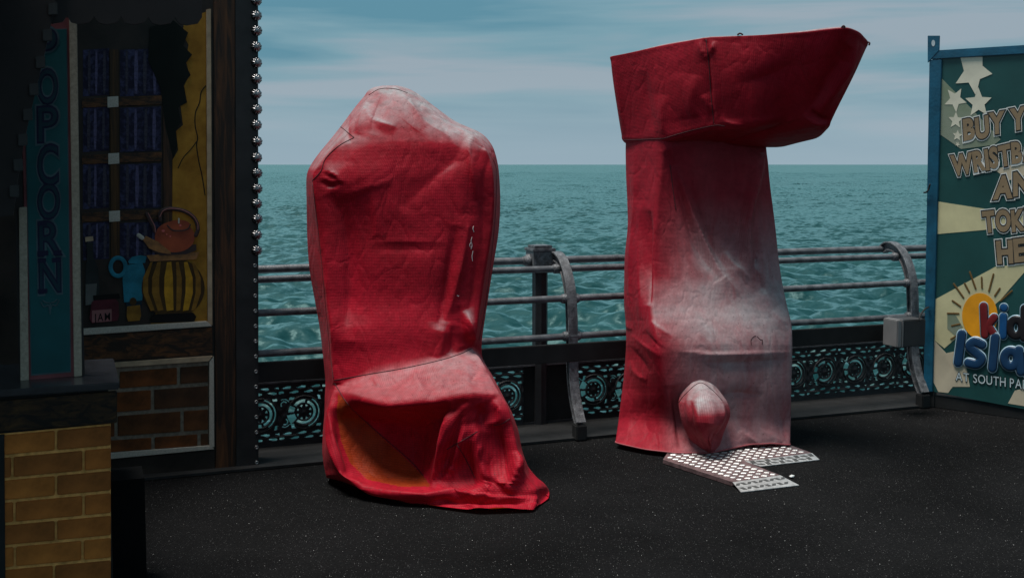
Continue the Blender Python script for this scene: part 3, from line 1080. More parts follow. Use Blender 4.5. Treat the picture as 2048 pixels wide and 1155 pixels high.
# bottle
bottle_m = mat('bottle_grey', (0.018, 0.020, 0.020), rough=0.6, var=0.3, spec=0.2)
bottle = fs('bottle', [(173, 486), (186, 484), (187, 515), (196, 534), (199, 575), (197, 606), (171, 610), (171, 540), (174, 515)], 0.0080, bottle_m, 0.003)
slab('stopper', FP, [(170, 474), (186, 472), (187, 481), (171, 483)], 0.0086, 0.002, cream2, bottle)
slab('label', FP, [(171, 568), (194, 566), (191, 606), (171, 610)], 0.0094, 0.001, mat('label_grey', (0.090, 0.090, 0.083), rough=0.8), bottle)
# jam jar
jam_m = mat('jam_red', (0.090, 0.014, 0.022), rough=0.6, var=0.3, spec=0.2)
jar = fs('jam_jar', [(183, 604), (190, 598), (230, 595), (237, 604), (238, 630), (235, 640), (184, 645), (179, 636)], 0.0130, jam_m, 0.003)
slab('lid', FP, [(186, 590), (238, 586), (240, 596), (187, 600)], 0.0140, 0.003, ink, jar)
slab('label', FP, [(184, 620), (223, 617), (223, 641), (184, 644)], 0.0140, 0.001, mat('label_pink', (0.256, 0.096, 0.093), rough=0.8), jar)
letters('letter', 'JAM', [(188, 626.5), (220, 624), (220, 639), (188, 642)], FP, [(0.012, ink)], jar, gap=0.2, lift=0.0150)
amber = fs('flask', [(254, 612), (280, 609), (282, 630), (279, 640), (256, 642), (253, 632)], 0.0110, pot_y2, 0.003)
slab('stopper', FP, ell(266, 602, 7, 8, 14), 0.0105, 0.002, pot_b, amber)
# sill, timber rail and lower frame
fs('sill', [(164, 656), (413, 641), (424, 651), (164, 669)], 0.022, cream, 0.022, bev=0.003)
fs('timber_rail', [(164, 671), (424, 654), (425, 708), (164, 724)], 0.008, wood_hz, bev=0.002)
fs('trim', [(164, 728), (425, 710), (417, 721), (164, 738)], 0.018, cream2, 0.018, bev=0.002)
fs('trim', [(427, 711), (428, 892), (418, 893), (418, 722)], 0.018, cream, 0.018, bev=0.002)
fs('trim', [(164, 908), (417, 889), (428, 896), (164, 921)], 0.018, cream, 0.018, bev=0.002)
fs('base_rail', [(164, 923), (429, 900), (430, 937), (164, 960)], 0.006, dark_board, bev=0.002)
# bricks of the lower picture: proud of the mortar board
mortar_f = mat('mortar_grey', (0.2080, 0.1600, 0.1200), rough=0.85, var=0.2, scale=40, spec=0.1)
brick_f = [mat('stall_brick_%s' % n, c, rough=0.75, scale=8, col2=c2, c2pos=(0.35, 0.75), spec=0.15) for n, c, c2 in (('umber', (0.055, 0.022, 0.010), (0.16, 0.058, 0.020)), ('rust', (0.070, 0.026, 0.010), (0.25, 0.072, 0.020)), ('soot', (0.040, 0.020, 0.012), (0.11, 0.045, 0.020)))]
fs('mortar_board', [(164, 739), (417, 722), (417, 889), (164, 907)], 0.002, mortar_f)


def mline(y_at_300, x, s=-0.072):
    return y_at_300 + (x - 300) * s


rows_f = [(738, 771, (236, 357)), (779, 818, (305,)), (826, 866, (232, 364)), (874, 897, (306, 398))]
for y0, y1, vs_ in rows_f:
    xs = [166] + list(vs_) + [416]
    for a, b in zip(xs[:-1], xs[1:]):
        a2, b2 = a + (3.4 if a > 170 else 0), b - (3.4 if b < 410 else 0)
        fs('brick', [(a2, mline(y0, a2)), (b2, mline(y0, b2)), (b2, mline(y1, b2)), (a2, mline(y1, a2))], 0.009, random.choice(brick_f), 0.007, bev=0.0025)

# fluted lamp caps and screws along the edge
chrome = mat('chrome', (0.2600, 0.2500, 0.2500), rough=0.28, metal=1.0, var=0.2, scale=40)
screw_m = mat('screw_steel', (0.35, 0.34, 0.33), rough=0.4, metal=0.8, var=0.2)


def cap_mesh():
    v, f = [], []
    seg = 40
    rings = ((0.0295, 0.0), (0.0295, 0.004), (0.027, 0.010), (0.022, 0.016), (0.014, 0.0215), (0.006, 0.024))
    for q, (r, h) in enumerate(rings):
        for k in range(seg):
            a = 2 * math.pi * k / seg
            rr = r * (1 + (0.0 if q == 0 else 0.075) * math.cos(a * 10))
            hh = h + (0.0 if q in (0, 5) else 0.0022 * math.cos(a * 10))
            v.append((rr * math.cos(a), -hh, rr * math.sin(a)))
    for q in range(len(rings) - 1):
        for k in range(seg):
            f.append((q * seg + k, q * seg + (k + 1) % seg, (q + 1) * seg + (k + 1) % seg, (q + 1) * seg + k))
    f.append(tuple(range((len(rings) - 1) * seg, len(rings) * seg)))
    return mesh_data('lamp_cap', v, f, chrome, smooth=True)


def ring_mesh():
    v, f = [], []
    seg = 18
    for r, h in ((0.0105, 0.0), (0.0105, 0.005), (0.0085, 0.0065), (0.0062, 0.005), (0.0058, 0.001)):
        for k in range(seg):
            a = 2 * math.pi * k / seg
            v.append((r * math.cos(a), -h, r * math.sin(a)))
    for q in range(4):
        for k in range(seg):
            f.append((q * seg + k, q * seg + (k + 1) % seg, (q + 1) * seg + (k + 1) % seg, (q + 1) * seg + k))
    f.append(tuple(range(4 * seg, 5 * seg)))
    return mesh_data('screw', v, f, screw_m, smooth=True)


cm, rm = cap_mesh(), ring_mesh()
cap_y = [2, 32, 62, 94, 126, 158, 188, 219, 250, 283, 315, 346, 377, 407, 437, 469, 500]
for y in cap_y:
    o = bpy.data.objects.new('lamp_cap', cm); col.objects.link(o)
    o.location = FP.hit(511.5 + y * 0.003 + random.uniform(-0.8, 0.8), y, 0.0142)
    o.rotation_euler = (0, random.uniform(0, 6), yaw)
    adopt(o, stall)
for k in range(14):
    y = 530 + k * 30.2
    o = bpy.data.objects.new('screw', rm); col.objects.link(o)
    o.location = FP.hit(509 + k * 0.28, y, 0.0142)
    o.rotation_euler = (0, 0, yaw)
    adopt(o, stall)

# ================================================================== COUNTER
cpt = W(232, 760, 4.2)
CPn = Plane(cpt, RD)
counter = thing('brick_counter', Vector((cpt[0], cpt[1], 0)), 'low counter faced with tan bricks under a dark top at the lower left', 'counter')
zt_c = CPn.hit(232, 760)[2]
cx_r = CPn.hit(222, 900)
span = 1.6
brick_m = [mat('counter_brick_%s' % n, c, rough=0.75, scale=9, col2=c2, c2pos=(0.32, 0.75), spec=0.2) for n, c, c2 in (('umber', (0.26, 0.080, 0.016), (0.58, 0.175, 0.034)), ('tan', (0.30, 0.095, 0.018), (0.66, 0.21, 0.04)), ('brown', (0.20, 0.064, 0.014), (0.46, 0.140, 0.03)))]
mortar_c = mat('mortar_tan', (0.6875, 0.3300, 0.1000), rough=0.85, var=0.2, scale=40, spec=0.1)
# carcass behind the brick face
v, f = box_vf(np.array([cx_r[0], cx_r[1], 0.004]) - RD * span - CPn.n * 0.50, RD * (span - 0.004), CPn.n * 0.498, UP * (zt_c - 0.03))
obj('carcass', v, f, black, counter)
# low black locker at its side
lk = G(290, 1105)
lkp = Plane(cx_r - CPn.n * 0.30, RD)
a = lkp.hit(223, 1000); b_ = lkp.hit(290, 1000)
topz = lkp.hit(290, 957)[2]
wl = np.dot(b_ - a, RD)
v, f = box_vf(np.array([a[0], a[1], 0.004]) + RD * 0.0, RD * wl, -CPn.n * 0.2, UP * topz)
obj('side_box', v, f, mat('side_box_black', (0.006, 0.006, 0.006), rough=0.9, spec=0.05), counter)


def cs(name, pts, lift, m, thick, bev=0.0, parent=counter):
    return slab(name, CPn, pts, lift, thick, m, parent, bev)


XC = -300


def cl(y_at_222, x, s=-0.092):
    return y_at_222 + (x - 222) * s


top_m = mat('counter_top_dark', (0.0256, 0.0256, 0.0288), rough=0.25, var=0.2, scale=12, spec=0.6)
tl = CPn.hit(XC, cl(758, XC, -0.086)); tr_ = CPn.hit(236, 757)
th = zt_c
v, f = box_vf(np.array([cx_r[0], cx_r[1], zt_c - 0.026]) - RD * span - CPn.n * 0.52, RD * (span + 0.034), CPn.n * 0.565, UP * 0.026)
bevel(obj('counter_top', v, f, top_m, counter), 0.004)
cs('fascia', [(XC, cl(781, XC, -0.084)), (234, 780), (234, 843), (XC, cl(845, XC, -0.070))], 0.020, wood_mat('fascia_timber', (0.010, 0.006, 0.004), (0.070, 0.033, 0.010), 0), 0.02, 0.003)
cs('mortar_board', [(XC, cl(846, XC)), (221.5, 846), (221.5, 1250), (XC, cl(1250, XC))], 0.004, mortar_c, 0.004)
cs('corner_strip', [(-4, 868), (9, 866), (12, 1270), (-2, 1270)], 0.016, black, 0.016, 0.002)
rowy = [846, 891, 936.5, 981, 1026, 1070.5, 1115, 1160, 1205]
rowv = [(-115, 112), (25, 167), (-118, 112), (29, 167), (-118, 112), (30, 165), (-118, 108), (30, 165)]
for r_ in range(8):
    y0, y1 = rowy[r_] + 3.2, rowy[r_ + 1] - 3.2
    xs = [-262] + list(rowv[r_]) + [222]
    for a, b in zip(xs[:-1], xs[1:]):
        for (aa, bb) in ([(a, b)] if b - a < 200 else [(a, (a + b) / 2), ((a + b) / 2, b)]):
            a2, b2 = aa + 2.6, bb - (2.6 if bb < 221 else 0.4)
            cs('brick', [(a2, cl(y0, a2)), (b2, cl(y0, b2)), (b2, cl(y1, b2)), (a2, cl(y1, a2))], 0.012 + random.uniform(-0.001, 0.001), random.choice(brick_m), 0.010, 0.003)

# ================================================================== POPCORN SIGN
spt = CPn.hit(100, 757, -0.14)
SPn = Plane(spt, RD)
sign1 = thing('popcorn_sign', Vector((spt[0], spt[1], zt_c)), 'tall narrow teal sign with vertical lettering standing on the counter', 'sign')
board_teal = mat('sign_teal', (0.0060, 0.0700, 0.0780), rough=0.6, var=0.15, scale=4, spec=0.25)
pink_b = mat('pink_border', (0.17, 0.05, 0.055), rough=0.6, var=0.2, spec=0.2)
line_l = mat('sign_line', (0.0525, 0.0900, 0.1050), rough=0.6, var=0.2, spec=0.2)
navy = mat('letter_navy', (0.010, 0.010, 0.035), rough=0.6, spec=0.2)
cream_s = mat('sign_post_cream', (0.32, 0.27, 0.21), rough=0.75, var=0.15, scale=90, spec=0.2)


def ss(name, pts, lift, m, thick, parent=sign1, bev=0.0):
    return slab(name, SPn, pts, lift, thick, m, parent, bev)


ss('backing', [(20, -60), (146, -60), (170, 754), (38, 762)], 0.0, mat('sign_backing', (0.012, 0.008, 0.008), rough=0.7), 0.03)
ss('border', [(38, 40), (140, 36), (149, 752), (57, 760)], 0.006, pink_b, 0.006, bev=0.002)
ss('panel_line', [(46, 60), (134, 58), (142, 743), (62, 750)], 0.0085, line_l, 0.003)
panel = ss('panel', [(48, 62), (132, 60), (140, 740), (64, 746)], 0.011, board_teal, 0.003)
ss('strip', [(38, 415), (54, 413), (58, 760), (41, 761)], 0.014, cream_s, 0.014, bev=0.002)
ss('strip', [(137, -40), (153, -40), (164, 750), (148, 752)], 0.014, cream_s, 0.014, bev=0.002)
LB = [('P', 74, 112, 60, 132), ('O', 75, 114, 140, 208), ('P', 76, 114, 214, 284), ('C', 76, 115, 291, 369), ('O', 76, 118, 369, 437), ('R', 78, 120, 443, 510), ('N', 79, 120, 518, 584)]
for ch, x0, x1, y0, y1 in LB:
    letters('letter', ch, [(x0, y0), (x1, y0 - 3), (x1 + 1, y1 - 3), (x0 + 1, y1)], SPn, [(0.075, line_l), (0.035, navy), (-0.005, mat('letter_teal', (0.008, 0.030, 0.045), rough=0.6, spec=0.2))], panel, lift=0.0120, step=0.0008)
serif = []
for (a, b, c, d) in ((75, 97, 501, 511), (107, 123, 500, 510), (75, 94, 442, 451), (76, 95, 577, 586), (76, 92, 516, 525), (104, 122, 515, 524)):
    slab('serif', SPn, [(a, c), (b, c - 1), (b, d - 1), (a, d)], 0.0150, 0.002, navy, panel)
v, f = join([stroke_vf(SPn, p, 1.4, 0.0130, 0.001, 6) for p in ([(82, 603), (88, 612), (97, 610), (100, 622)], [(118, 600), (112, 610), (104, 609), (100, 622)], [(86, 600), (92, 604), (98, 604)], [(114, 598), (108, 603), (103, 604)], [(100, 606), (100, 626)])])
obj('flourish', v, f, line_l, panel)

# ================================================================== COVERED MACHINES
def gsmooth(a, sig, axis, wrap):
    if sig <= 0:
        return a
    r = int(3 * sig + 1)
    k = np.exp(-0.5 * (np.arange(-r, r + 1) / sig) ** 2); k /= k.sum()
    out = np.zeros_like(a)
    n = a.shape[axis]
    for q, w in zip(range(-r, r + 1), k):
        idx = np.arange(n) + q
        if wrap:
            idx %= n
            out += w * np.take(a, idx, axis)
        else:
            # reflect oddly about the ends so the borders stay put
            lo = idx < 0; hi = idx >= n
            ii = np.clip(np.where(lo, -idx, np.where(hi, 2 * (n - 1) - idx, idx)), 0, n - 1)
            t = np.take(a, ii, axis)
            sh = [1, 1, 1]; sh[axis] = n
            e0 = np.take(a, [0], axis); e1 = np.take(a, [n - 1], axis)
            t = np.where(lo.reshape(sh), 2 * e0 - t, np.where(hi.reshape(sh), 2 * e1 - t, t))
            out += w * t
    return out


def loft(rows, nu, nv, su, sv):
    """closed loops of control points -> dense smooth grid (nv, nu, 3)"""
    A = np.array(rows, float)
    R, C, _ = A.shape
    nxt = np.roll(A, -1, axis=1)
    seg = np.linalg.norm(nxt - A, axis=2).mean(0)
    cum = np.concatenate([[0], np.cumsum(seg)])
    u = np.linspace(0, cum[-1], nu, endpoint=False)
    k = np.clip(np.searchsorted(cum, u, side='right') - 1, 0, C - 1)
    t = ((u - cum[k]) / seg[k])[None, :, None]
    B = A[:, k] * (1 - t) + A[:, (k + 1) % C] * t
    d = np.linalg.norm(np.diff(A, axis=0), axis=2).mean(1)
    cv = np.concatenate([[0], np.cumsum(d)])
    vv = np.linspace(0, cv[-1], nv)
    r = np.clip(np.searchsorted(cv, vv, side='right') - 1, 0, R - 2)
    t = ((vv - cv[r]) / d[r])[:, None, None]
    p0 = B[np.maximum(r - 1, 0)]; p1 = B[r]; p2 = B[r + 1]; p3 = B[np.minimum(r + 2, R - 1)]
    d1 = d[r][:, None, None]
    dm = np.where(r > 0, d[np.maximum(r - 1, 0)], d[r])[:, None, None]
    dp = np.where(r < R - 2, d[np.minimum(r + 1, R - 2)], d[r])[:, None, None]
    m1 = (p2 - p0) / (d1 + dm) * d1 * 0.85
    m2 = (p3 - p1) / (d1 + dp) * d1 * 0.85
    g = (2 * t ** 3 - 3 * t ** 2 + 1) * p1 + (t ** 3 - 2 * t ** 2 + t) * m1 + (-2 * t ** 3 + 3 * t ** 2) * p2 + (t ** 3 - t ** 2) * m2
    g = gsmooth(g, su, 1, True)
    g = gsmooth(g, sv, 0, False)
    return g


def grid_normals(g):
    du = np.roll(g, -1, 1) - np.roll(g, 1, 1)
    dv = np.gradient(g, axis=0)
    n = np.cross(du, dv)
    n /= np.linalg.norm(n, axis=2, keepdims=True) + 1e-9
    # outward: away from each row's middle
    c = g.mean(1, keepdims=True)
    s = np.sign(((g - c) * n).sum(2).mean())
    return n * s


FOLD = 0.85


def wrinkle(g, items, front_only=True):
    """folds: (pixel polyline, half width in px, height in m); measured on the face that looks at the viewer"""
    n = grid_normals(g)
    view = np.array([0, 0, CH]) - g
    view /= np.linalg.norm(view, axis=2, keepdims=True)
    facing = np.clip((n * view).sum(2) * 2.2, 0, 1)
    px, py = to_px(g)
    disp = np.zeros(px.shape)
    for pts, w, amp in items:
        P = np.array(smooth_line(pts, 6)) if len(pts) > 2 else np.array(pts, float)
        best = np.full(px.shape, 1e9); bt = np.zeros(px.shape); sd = np.zeros(px.shape)
        L = np.linalg.norm(np.diff(P, axis=0), axis=1); tot = L.sum(); acc = 0
        for a, b, l in zip(P[:-1], P[1:], L):
            ab = b - a
            t = np.clip(((px - a[0]) * ab[0] + (py - a[1]) * ab[1]) / (l * l + 1e-9), 0, 1)
            dd = np.hypot(px - a[0] - ab[0] * t, py - a[1] - ab[1] * t)
            m = dd < best
            best = np.where(m, dd, best); bt = np.where(m, (acc + l * t) / tot, bt)
            sd = np.where(m, np.sign(ab[0] * (py - a[1]) - ab[1] * (px - a[0])), sd)
            acc += l
        tap = np.sin(np.pi * np.clip(bt, 0, 1)) ** 0.8
        flip = 1 if (int(P[0][0]) % 2) else -1
        ws = np.where(sd * flip > 0, w * 0.75, w * 2.1)
        q = np.sqrt((best / ws) ** 2 + 0.02) - math.sqrt(0.02)
        disp += amp * FOLD * np.exp(-1.25 * q) * tap
    return g + n * (disp * facing)[..., None]


def soft_noise(g, amp, seed, scales=((2.2, 1.0), (4.5, 0.6), (9.0, 0.3))):
    r = np.random.default_rng(seed)
    n = grid_normals(g)
    s = np.zeros(g.shape[:2])
    for fq, a in scales:
        for _ in range(7):
            k = r.normal(size=3) * fq
            s += a * np.sin((g * k).sum(2) + r.random() * 6.283) / 2.6
    return g + n * (s * amp)[..., None]


def drape(g, amp, seed, n_f=9, f0=7.0, tilt=0.35):
    """long shallow creases that mostly run down the cloth"""
    r = np.random.default_rng(seed)
    n = grid_normals(g)
    s = np.zeros(g.shape[:2])
    for _ in range(n_f):
        a = r.random() * 6.283
        k = np.array([math.cos(a), math.sin(a), r.normal(0, tilt)]) * f0 * (0.6 + 1.2 * r.random())
        wob = 0.8 * np.sin(g[..., 2] * r.uniform(1.5, 4) + r.random() * 6) + 0.5 * np.sin(g[..., 0] * r.uniform(3, 7) + g[..., 2] * 2 + r.random() * 6)
        m = np.clip(np.sin((g * r.normal(size=3) * 2.2).sum(2) + r.random() * 6) + 0.1, 0, 1)
        s += m * (1 - 1.6 * np.sqrt(np.sin((g * k).sum(2) + wob + r.random() * 6) ** 2 + 0.01)) / 2.2
    return g + n * (s * amp)[..., None]


def cloth(x0, slack_u, slack_v, goal, steps=55, iters=10, bend=0.22, bend4=0.16, inward=0.05, outward=0.06, grav=0.00030, seed=1, damp=0.94):
    """let the cover settle: the cloth is a little longer than the form under it, so it buckles and sags.
    x0 (nv, nu, 3) closed in u; slack and goal are (nv, nu) arrays"""
    r = np.random.default_rng(seed)
    n0 = grid_normals(x0)
    x = x0 + n0 * (r.normal(0, 0.0012, x0.shape[:2]))[..., None]
    xp = x.copy()
    nv, nu, _ = x.shape
    R = lambda a, k=1: np.roll(a, -k, 1)
    lu = np.linalg.norm(R(x0) - x0, axis=2) * slack_u
    lv = np.linalg.norm(x0[1:] - x0[:-1], axis=2) * slack_v[1:]
    sh1 = np.linalg.norm(R(x0)[1:] - x0[:-1], axis=2) * (slack_u[1:] + slack_v[1:]) / 2
    sh2 = np.linalg.norm(x0[1:] - R(x0)[:-1], axis=2) * (slack_u[1:] + slack_v[1:]) / 2
    bu = np.linalg.norm(R(x0, 2) - x0, axis=2) * slack_u
    bv = np.linalg.norm(x0[2:] - x0[:-2], axis=2) * slack_v[1:-1]
    bu4 = np.linalg.norm(R(x0, 4) - x0, axis=2) * slack_u
    bv4 = np.linalg.norm(x0[4:] - x0[:-4], axis=2) * slack_v[2:-2]

    def corr(d, l, k, push=1.0):
        q = np.linalg.norm(d, axis=2) + 1e-9
        e = (q - l)
        e = np.where(e < 0, e * push, e)
        return d * (0.5 * k * e / q)[..., None]
    gl = goal[..., None]
    for st in range(steps):
        v = (x - xp) * damp
        xp = x.copy()
        x = x + v
        x[..., 2] -= grav
        for it in range(iters):
            acc = np.zeros_like(x); cnt = np.zeros(x.shape[:2])[..., None]
            c = corr(R(x) - x, lu, 1.0, 0.9); acc += c; acc -= np.roll(c, 1, 1)
            c = corr(x[1:] - x[:-1], lv, 1.0, 0.9); acc[:-1] += c; acc[1:] -= c
            c = corr(R(x)[1:] - x[:-1], sh1, 0.35, 0.7); acc[:-1] += c; t = np.zeros_like(x); t[1:] = np.roll(c, 1, 1); acc -= t
            c = corr(x[1:] - R(x)[:-1], sh2, 0.35, 0.7); acc[1:] -= c; t = np.zeros_like(x); t[:-1] = np.roll(c, 1, 1); acc += t
            c = corr(R(x, 2) - x, bu, bend); acc += c; acc -= np.roll(c, 2, 1)
            c = corr(x[2:] - x[:-2], bv, bend); acc[:-2] += c; acc[2:] -= c
            c = corr(R(x, 4) - x, bu4, bend4); acc += c; acc -= np.roll(c, 4, 1)
            c = corr(x[4:] - x[:-4], bv4, bend4); acc[:-4] += c; acc[4:] -= c
            x = x + acc * 0.36
            x = x + (x0 - x) * gl
        d = ((x - x0) * n0).sum(2)
        dc = np.clip(d, -inward, outward)
        x = x + n0 * (dc - d)[..., None]
        x[..., 2] = np.maximum(x[..., 2], 0.008)
    return x


def finer(g, k):
    """cubic refinement of the grid, closed in u"""
    def cub(a, axis, wrap):
        n = a.shape[axis]
        m = n * k if wrap else (n - 1) * k + 1
        t = np.arange(m) / k
        i = np.floor(t).astype(int)
        if not wrap:
            i = np.minimum(i, n - 2)
        f = (t - i)
        sh = [1] * a.ndim; sh[axis] = m
        f = f.reshape(sh)
        ix = (lambda j: j % n) if wrap else (lambda j: np.clip(j, 0, n - 1))
        p0, p1, p2, p3 = (np.take(a, ix(i + q), axis) for q in (-1, 0, 1, 2))
        return 0.5 * (2 * p1 + (p2 - p0) * f + (2 * p0 - 5 * p1 + 4 * p2 - p3) * f * f + (-p0 + 3 * p1 - 3 * p2 + p3) * f ** 3)
    return cub(cub(g, 1, True), 0, False)


def facing_of(g):
    n = grid_normals(g)
    view = np.array([0, 0, CH]) - g
    view /= np.linalg.norm(view, axis=2, keepdims=True)
    return (n * view).sum(2)


def grid_object(name, g, m, parent, cap_top=True, cap_bottom=False, keep_bvh=None):
    nv, nu, _ = g.shape
    V = g.reshape(-1, 3)
    idx = np.arange(nv * nu).reshape(nv, nu)
    nx_ = np.roll(idx, -1, 1)
    Fq = np.stack([idx[:-1], nx_[:-1], nx_[1:], idx[1:]], -1).reshape(-1, 4).tolist()
    V = V.tolist()
    if cap_top:
        V.append(g[0].mean(0).tolist()); c = len(V) - 1
        Fq += [(c, int(nx_[0, k]), int(idx[0, k])) for k in range(nu)]
    if cap_bottom:
        V.append(g[-1].mean(0).tolist()); c = len(V) - 1
        Fq += [(c, int(idx[-1, k]), int(nx_[-1, k])) for k in range(nu)]
    o = obj(name, V, Fq, m, parent, smooth=True)
    me = o.data
    # metric uv for the weave
    du = np.linalg.norm(np.roll(g, -1, 1) - g, axis=2).mean(0)
    uu = np.concatenate([[0], np.cumsum(du)])[:-1]
    dv = np.linalg.norm(np.diff(g, axis=0), axis=2).mean(1)
    vvv = np.concatenate([[0], np.cumsum(dv)])
    UV = np.stack(np.meshgrid(uu, vvv), -1).reshape(-1, 2)
    UV = np.vstack([UV, np.zeros((len(V) - len(UV), 2))])
    lay = me.uv_layers.new(name='UVMap')
    li = np.zeros(len(me.loops), dtype=np.int32)
    me.loops.foreach_get('vertex_index', li)
    lay.data.foreach_set('uv', UV[li].ravel())
    if keep_bvh is not None:
        keep_bvh.append(BVHTree.FromPolygons([tuple(p) for p in V], [tuple(p) for p in Fq]))
    return o


def seam(bvhs, pts, r, m, parent, name='seam', lift=0.001):
    P = smooth_line(pts, 10) if len(pts) > 2 else [np.array(pts[0], float) * (1 - t) + np.array(pts[1], float) * t for t in np.linspace(0, 1, 14)]
    out = []
    o = Vector((0, 0, CH))
    for x, y in P:
        d = Vector(ray(x, y)).normalized()
        best = None
        for b in bvhs:
            h = b.ray_cast(o, d)
            if h[0] is not None and (best is None or h[3] < best[1]):
                best = (h[0], h[3])
        if best:
            out.append(np.array(best[0] - d * lift))
    if len(out) > 3:
        keep = [out[0]]
        for q in out[1:]:
            if np.linalg.norm(q - keep[-1]) < 0.12:
                keep.append(q)
        v, f = tube_vf(keep, r, 6)
        return obj(name, v, f, m, parent, smooth=True)


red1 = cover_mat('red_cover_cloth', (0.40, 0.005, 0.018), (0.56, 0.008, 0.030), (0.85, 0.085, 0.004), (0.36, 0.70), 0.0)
red2 = cover_mat('faded_cover_cloth', (0.36, 0.006, 0.022), (0.42, 0.02, 0.036), (0.55, 0.020, 0.010), (0.40, 0.70), 3.3, front_pale=(0.43, 0.32, 0.328))
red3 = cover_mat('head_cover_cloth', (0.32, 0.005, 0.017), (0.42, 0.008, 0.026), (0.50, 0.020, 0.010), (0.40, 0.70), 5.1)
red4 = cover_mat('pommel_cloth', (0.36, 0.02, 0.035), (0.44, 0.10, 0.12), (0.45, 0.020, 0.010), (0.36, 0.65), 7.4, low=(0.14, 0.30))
thread = mat('seam_thread', (0.040, 0.004, 0.007), rough=0.8)
edge_thread = mat('seam_edge', (0.30, 0.06, 0.07), rough=0.7)

# ---- machine with the seat (left)
# columns: back left, left outline, left seam, f1, f2, f3, f4, right seam, right outline, back right
ya, yb = 6.18, 6.55


def row(y, L, R, ls, rs, yf, yside, ybk, bow=0.03):
    w = rs - ls
    return [W(L + 0.20 * (R - L), y, ybk), W(L, y, yside), W(ls, y, yf + 0.02), W(ls + 0.2 * w, y, yf - bow * 0.6), W(ls + 0.4 * w, y, yf - bow), W(ls + 0.62 * w, y, yf - bow), W(ls + 0.82 * w, y, yf - bow * 0.5), W(rs, y, yf + 0.03), W(R, y, yside + 0.04), W(R - 0.20 * (R - L), y, ybk)]


rows1 = [
    row(173.5, 766, 792, 770, 788, 6.48, 6.50, 6.53, 0.0),
    row(178, 742, 812, 752, 802, 6.44, 6.49, 6.55, 0.005),
    row(192, 730, 838, 744, 822, 6.40, 6.48, 6.56, 0.02),
    row(218, 708, 873, 726, 852, 6.34, 6.47, 6.57, 0.03),
    row(246, 686, 914, 706, 890, 6.28, 6.45, 6.60, 0.03),
    row(266, 670, 964, 690, 938, 6.25, 6.45, 6.61, 0.03),
    row(290, 650, 986, 670, 966, 6.22, 6.44, 6.62, 0.03),
    row(318, 627, 996, 645, 980, 6.20, 6.43, 6.62, 0.03),
    row(346, 611, 1001, 627, 987, 6.18, 6.42, 6.62, 0.03),
    row(400, 608, 1004, 628, 990, 6.165, 6.41, 6.62, 0.03),
    row(460, 609, 1000, 636, 985, 6.15, 6.40, 6.62, 0.03),
    row(530, 615, 989, 645, 973, 6.125, 6.38, 6.61, 0.03),
    row(600, 626, 978, 653, 962, 6.10, 6.36, 6.60, 0.02),
    row(660, 637, 968, 660, 953, 6.06, 6.34, 6.59, 0.02),
    [W(690, 715, 6.58), W(645, 712, 6.31), W(664, 715, 6.08), W(732, 712, 6.03), W(800, 708, 6.02), W(870, 700, 6.03), W(915, 693, 6.06), W(946, 684, 6.13), W(964, 690, 6.32), W(945, 700, 6.57)],
    [W(690, 770, 6.56), W(650, 757, 6.28), W(668, 760, 6.06), W(735, 748, 6.00), W(800, 738, 5.985), W(870, 723, 6.00), W(915, 710, 6.04), W(944, 697, 6.12), W(965, 716, 6.30), W(950, 750, 6.55)],
    [W(690, 810, 6.54), W(649, 792, 6.25), W(669, 768, 6.07), W(724, 772, 5.93), W(800, 768, 5.88), W(880, 752, 5.88), W(932, 734, 5.94), W(964, 728, 6.03), W(980, 745, 6.18), W(955, 800, 6.52)],
    [W(690, 850, 6.52), W(648, 828, 6.21), W(667, 786, 6.04), W(710, 792, 5.84), W(775, 805, 5.735), W(860, 798, 5.705), W(940, 785, 5.72), W(994, 780, 5.80), W(1009, 798, 5.98), W(965, 850, 6.48)],
    [W(690, 866, 6.51), W(646, 850, 6.17), W(664, 812, 6.01), W(706, 806, 5.87), W(775, 817, 5.76), W(860, 811, 5.73), W(940, 800, 5.705), W(1006, 800, 5.765), W(1022, 820, 5.93), W(970, 870, 6.46)],
    [W(690, 884, 6.50), W(644, 878, 6.12), W(661, 850, 5.96), W(702, 832, 5.97), W(772, 838, 5.98), W(850, 848, 5.90), W(905, 845, 5.70), W(1022, 842, 5.725), W(1037, 860, 5.90), W(975, 890, 6.43)],
    [W(690, 900, 6.49), W(643, 905, 6.08), W(660, 885, 5.90), W(704, 872, 5.96), W(770, 880, 5.99), W(846, 890, 5.91), W(890, 885, 5.72), W(1032, 888, 5.69), W(1046, 902, 5.87), W(980, 905, 6.40)],
    [W(690, 912, 6.48), W(644, 925, 6.06), W(668, 915, 5.84), W(712, 915, 5.91), W(772, 922, 5.93), W(838, 930, 5.86), W(878, 925, 5.74), W(1042, 930, 5.66), W(1060, 935, 5.86), W(985, 915, 6.38)],
    [W(690, 920, 6.47), W(646, 940, 6.05), W(678, 938, 5.81), W(722, 950, 5.83), W(778, 957, 5.835), W(834, 962, 5.78), W(880, 958, 5.72), W(1056, 957, 5.64), W(1084, 960, 5.87), W(990, 922, 6.36)],
    [W(690, 924, 6.46), W(648, 950, 6.04), W(684, 950, 5.79), W(726, 970, 5.735), W(785, 981, 5.655), W(848, 985, 5.61), W(905, 980, 5.65), W(1068, 974, 5.63), W(1098, 974, 5.88), W(995, 928, 6.34)],
    [W(690, 926, 6.45), W(649, 955, 6.05), W(687, 960, 5.83), W(736, 983, 5.76), W(795, 995, 5.69), W(862, 1002, 5.63), W(940, 1004, 5.59), W(1070, 993, 5.62), W(1101, 984, 5.88), W(998, 932, 6.33)],
    [G(690, 930, 0.01), G(652, 955, 0.012), G(690, 965, 0.012), G(742, 984, 0.012), G(802, 999, 0.012), G(872, 1012, 0.012), G(958, 1024, 0.012), G(1062, 1020, 0.012), G(1099, 993, 0.012), G(1000, 935, 0.01)],
]
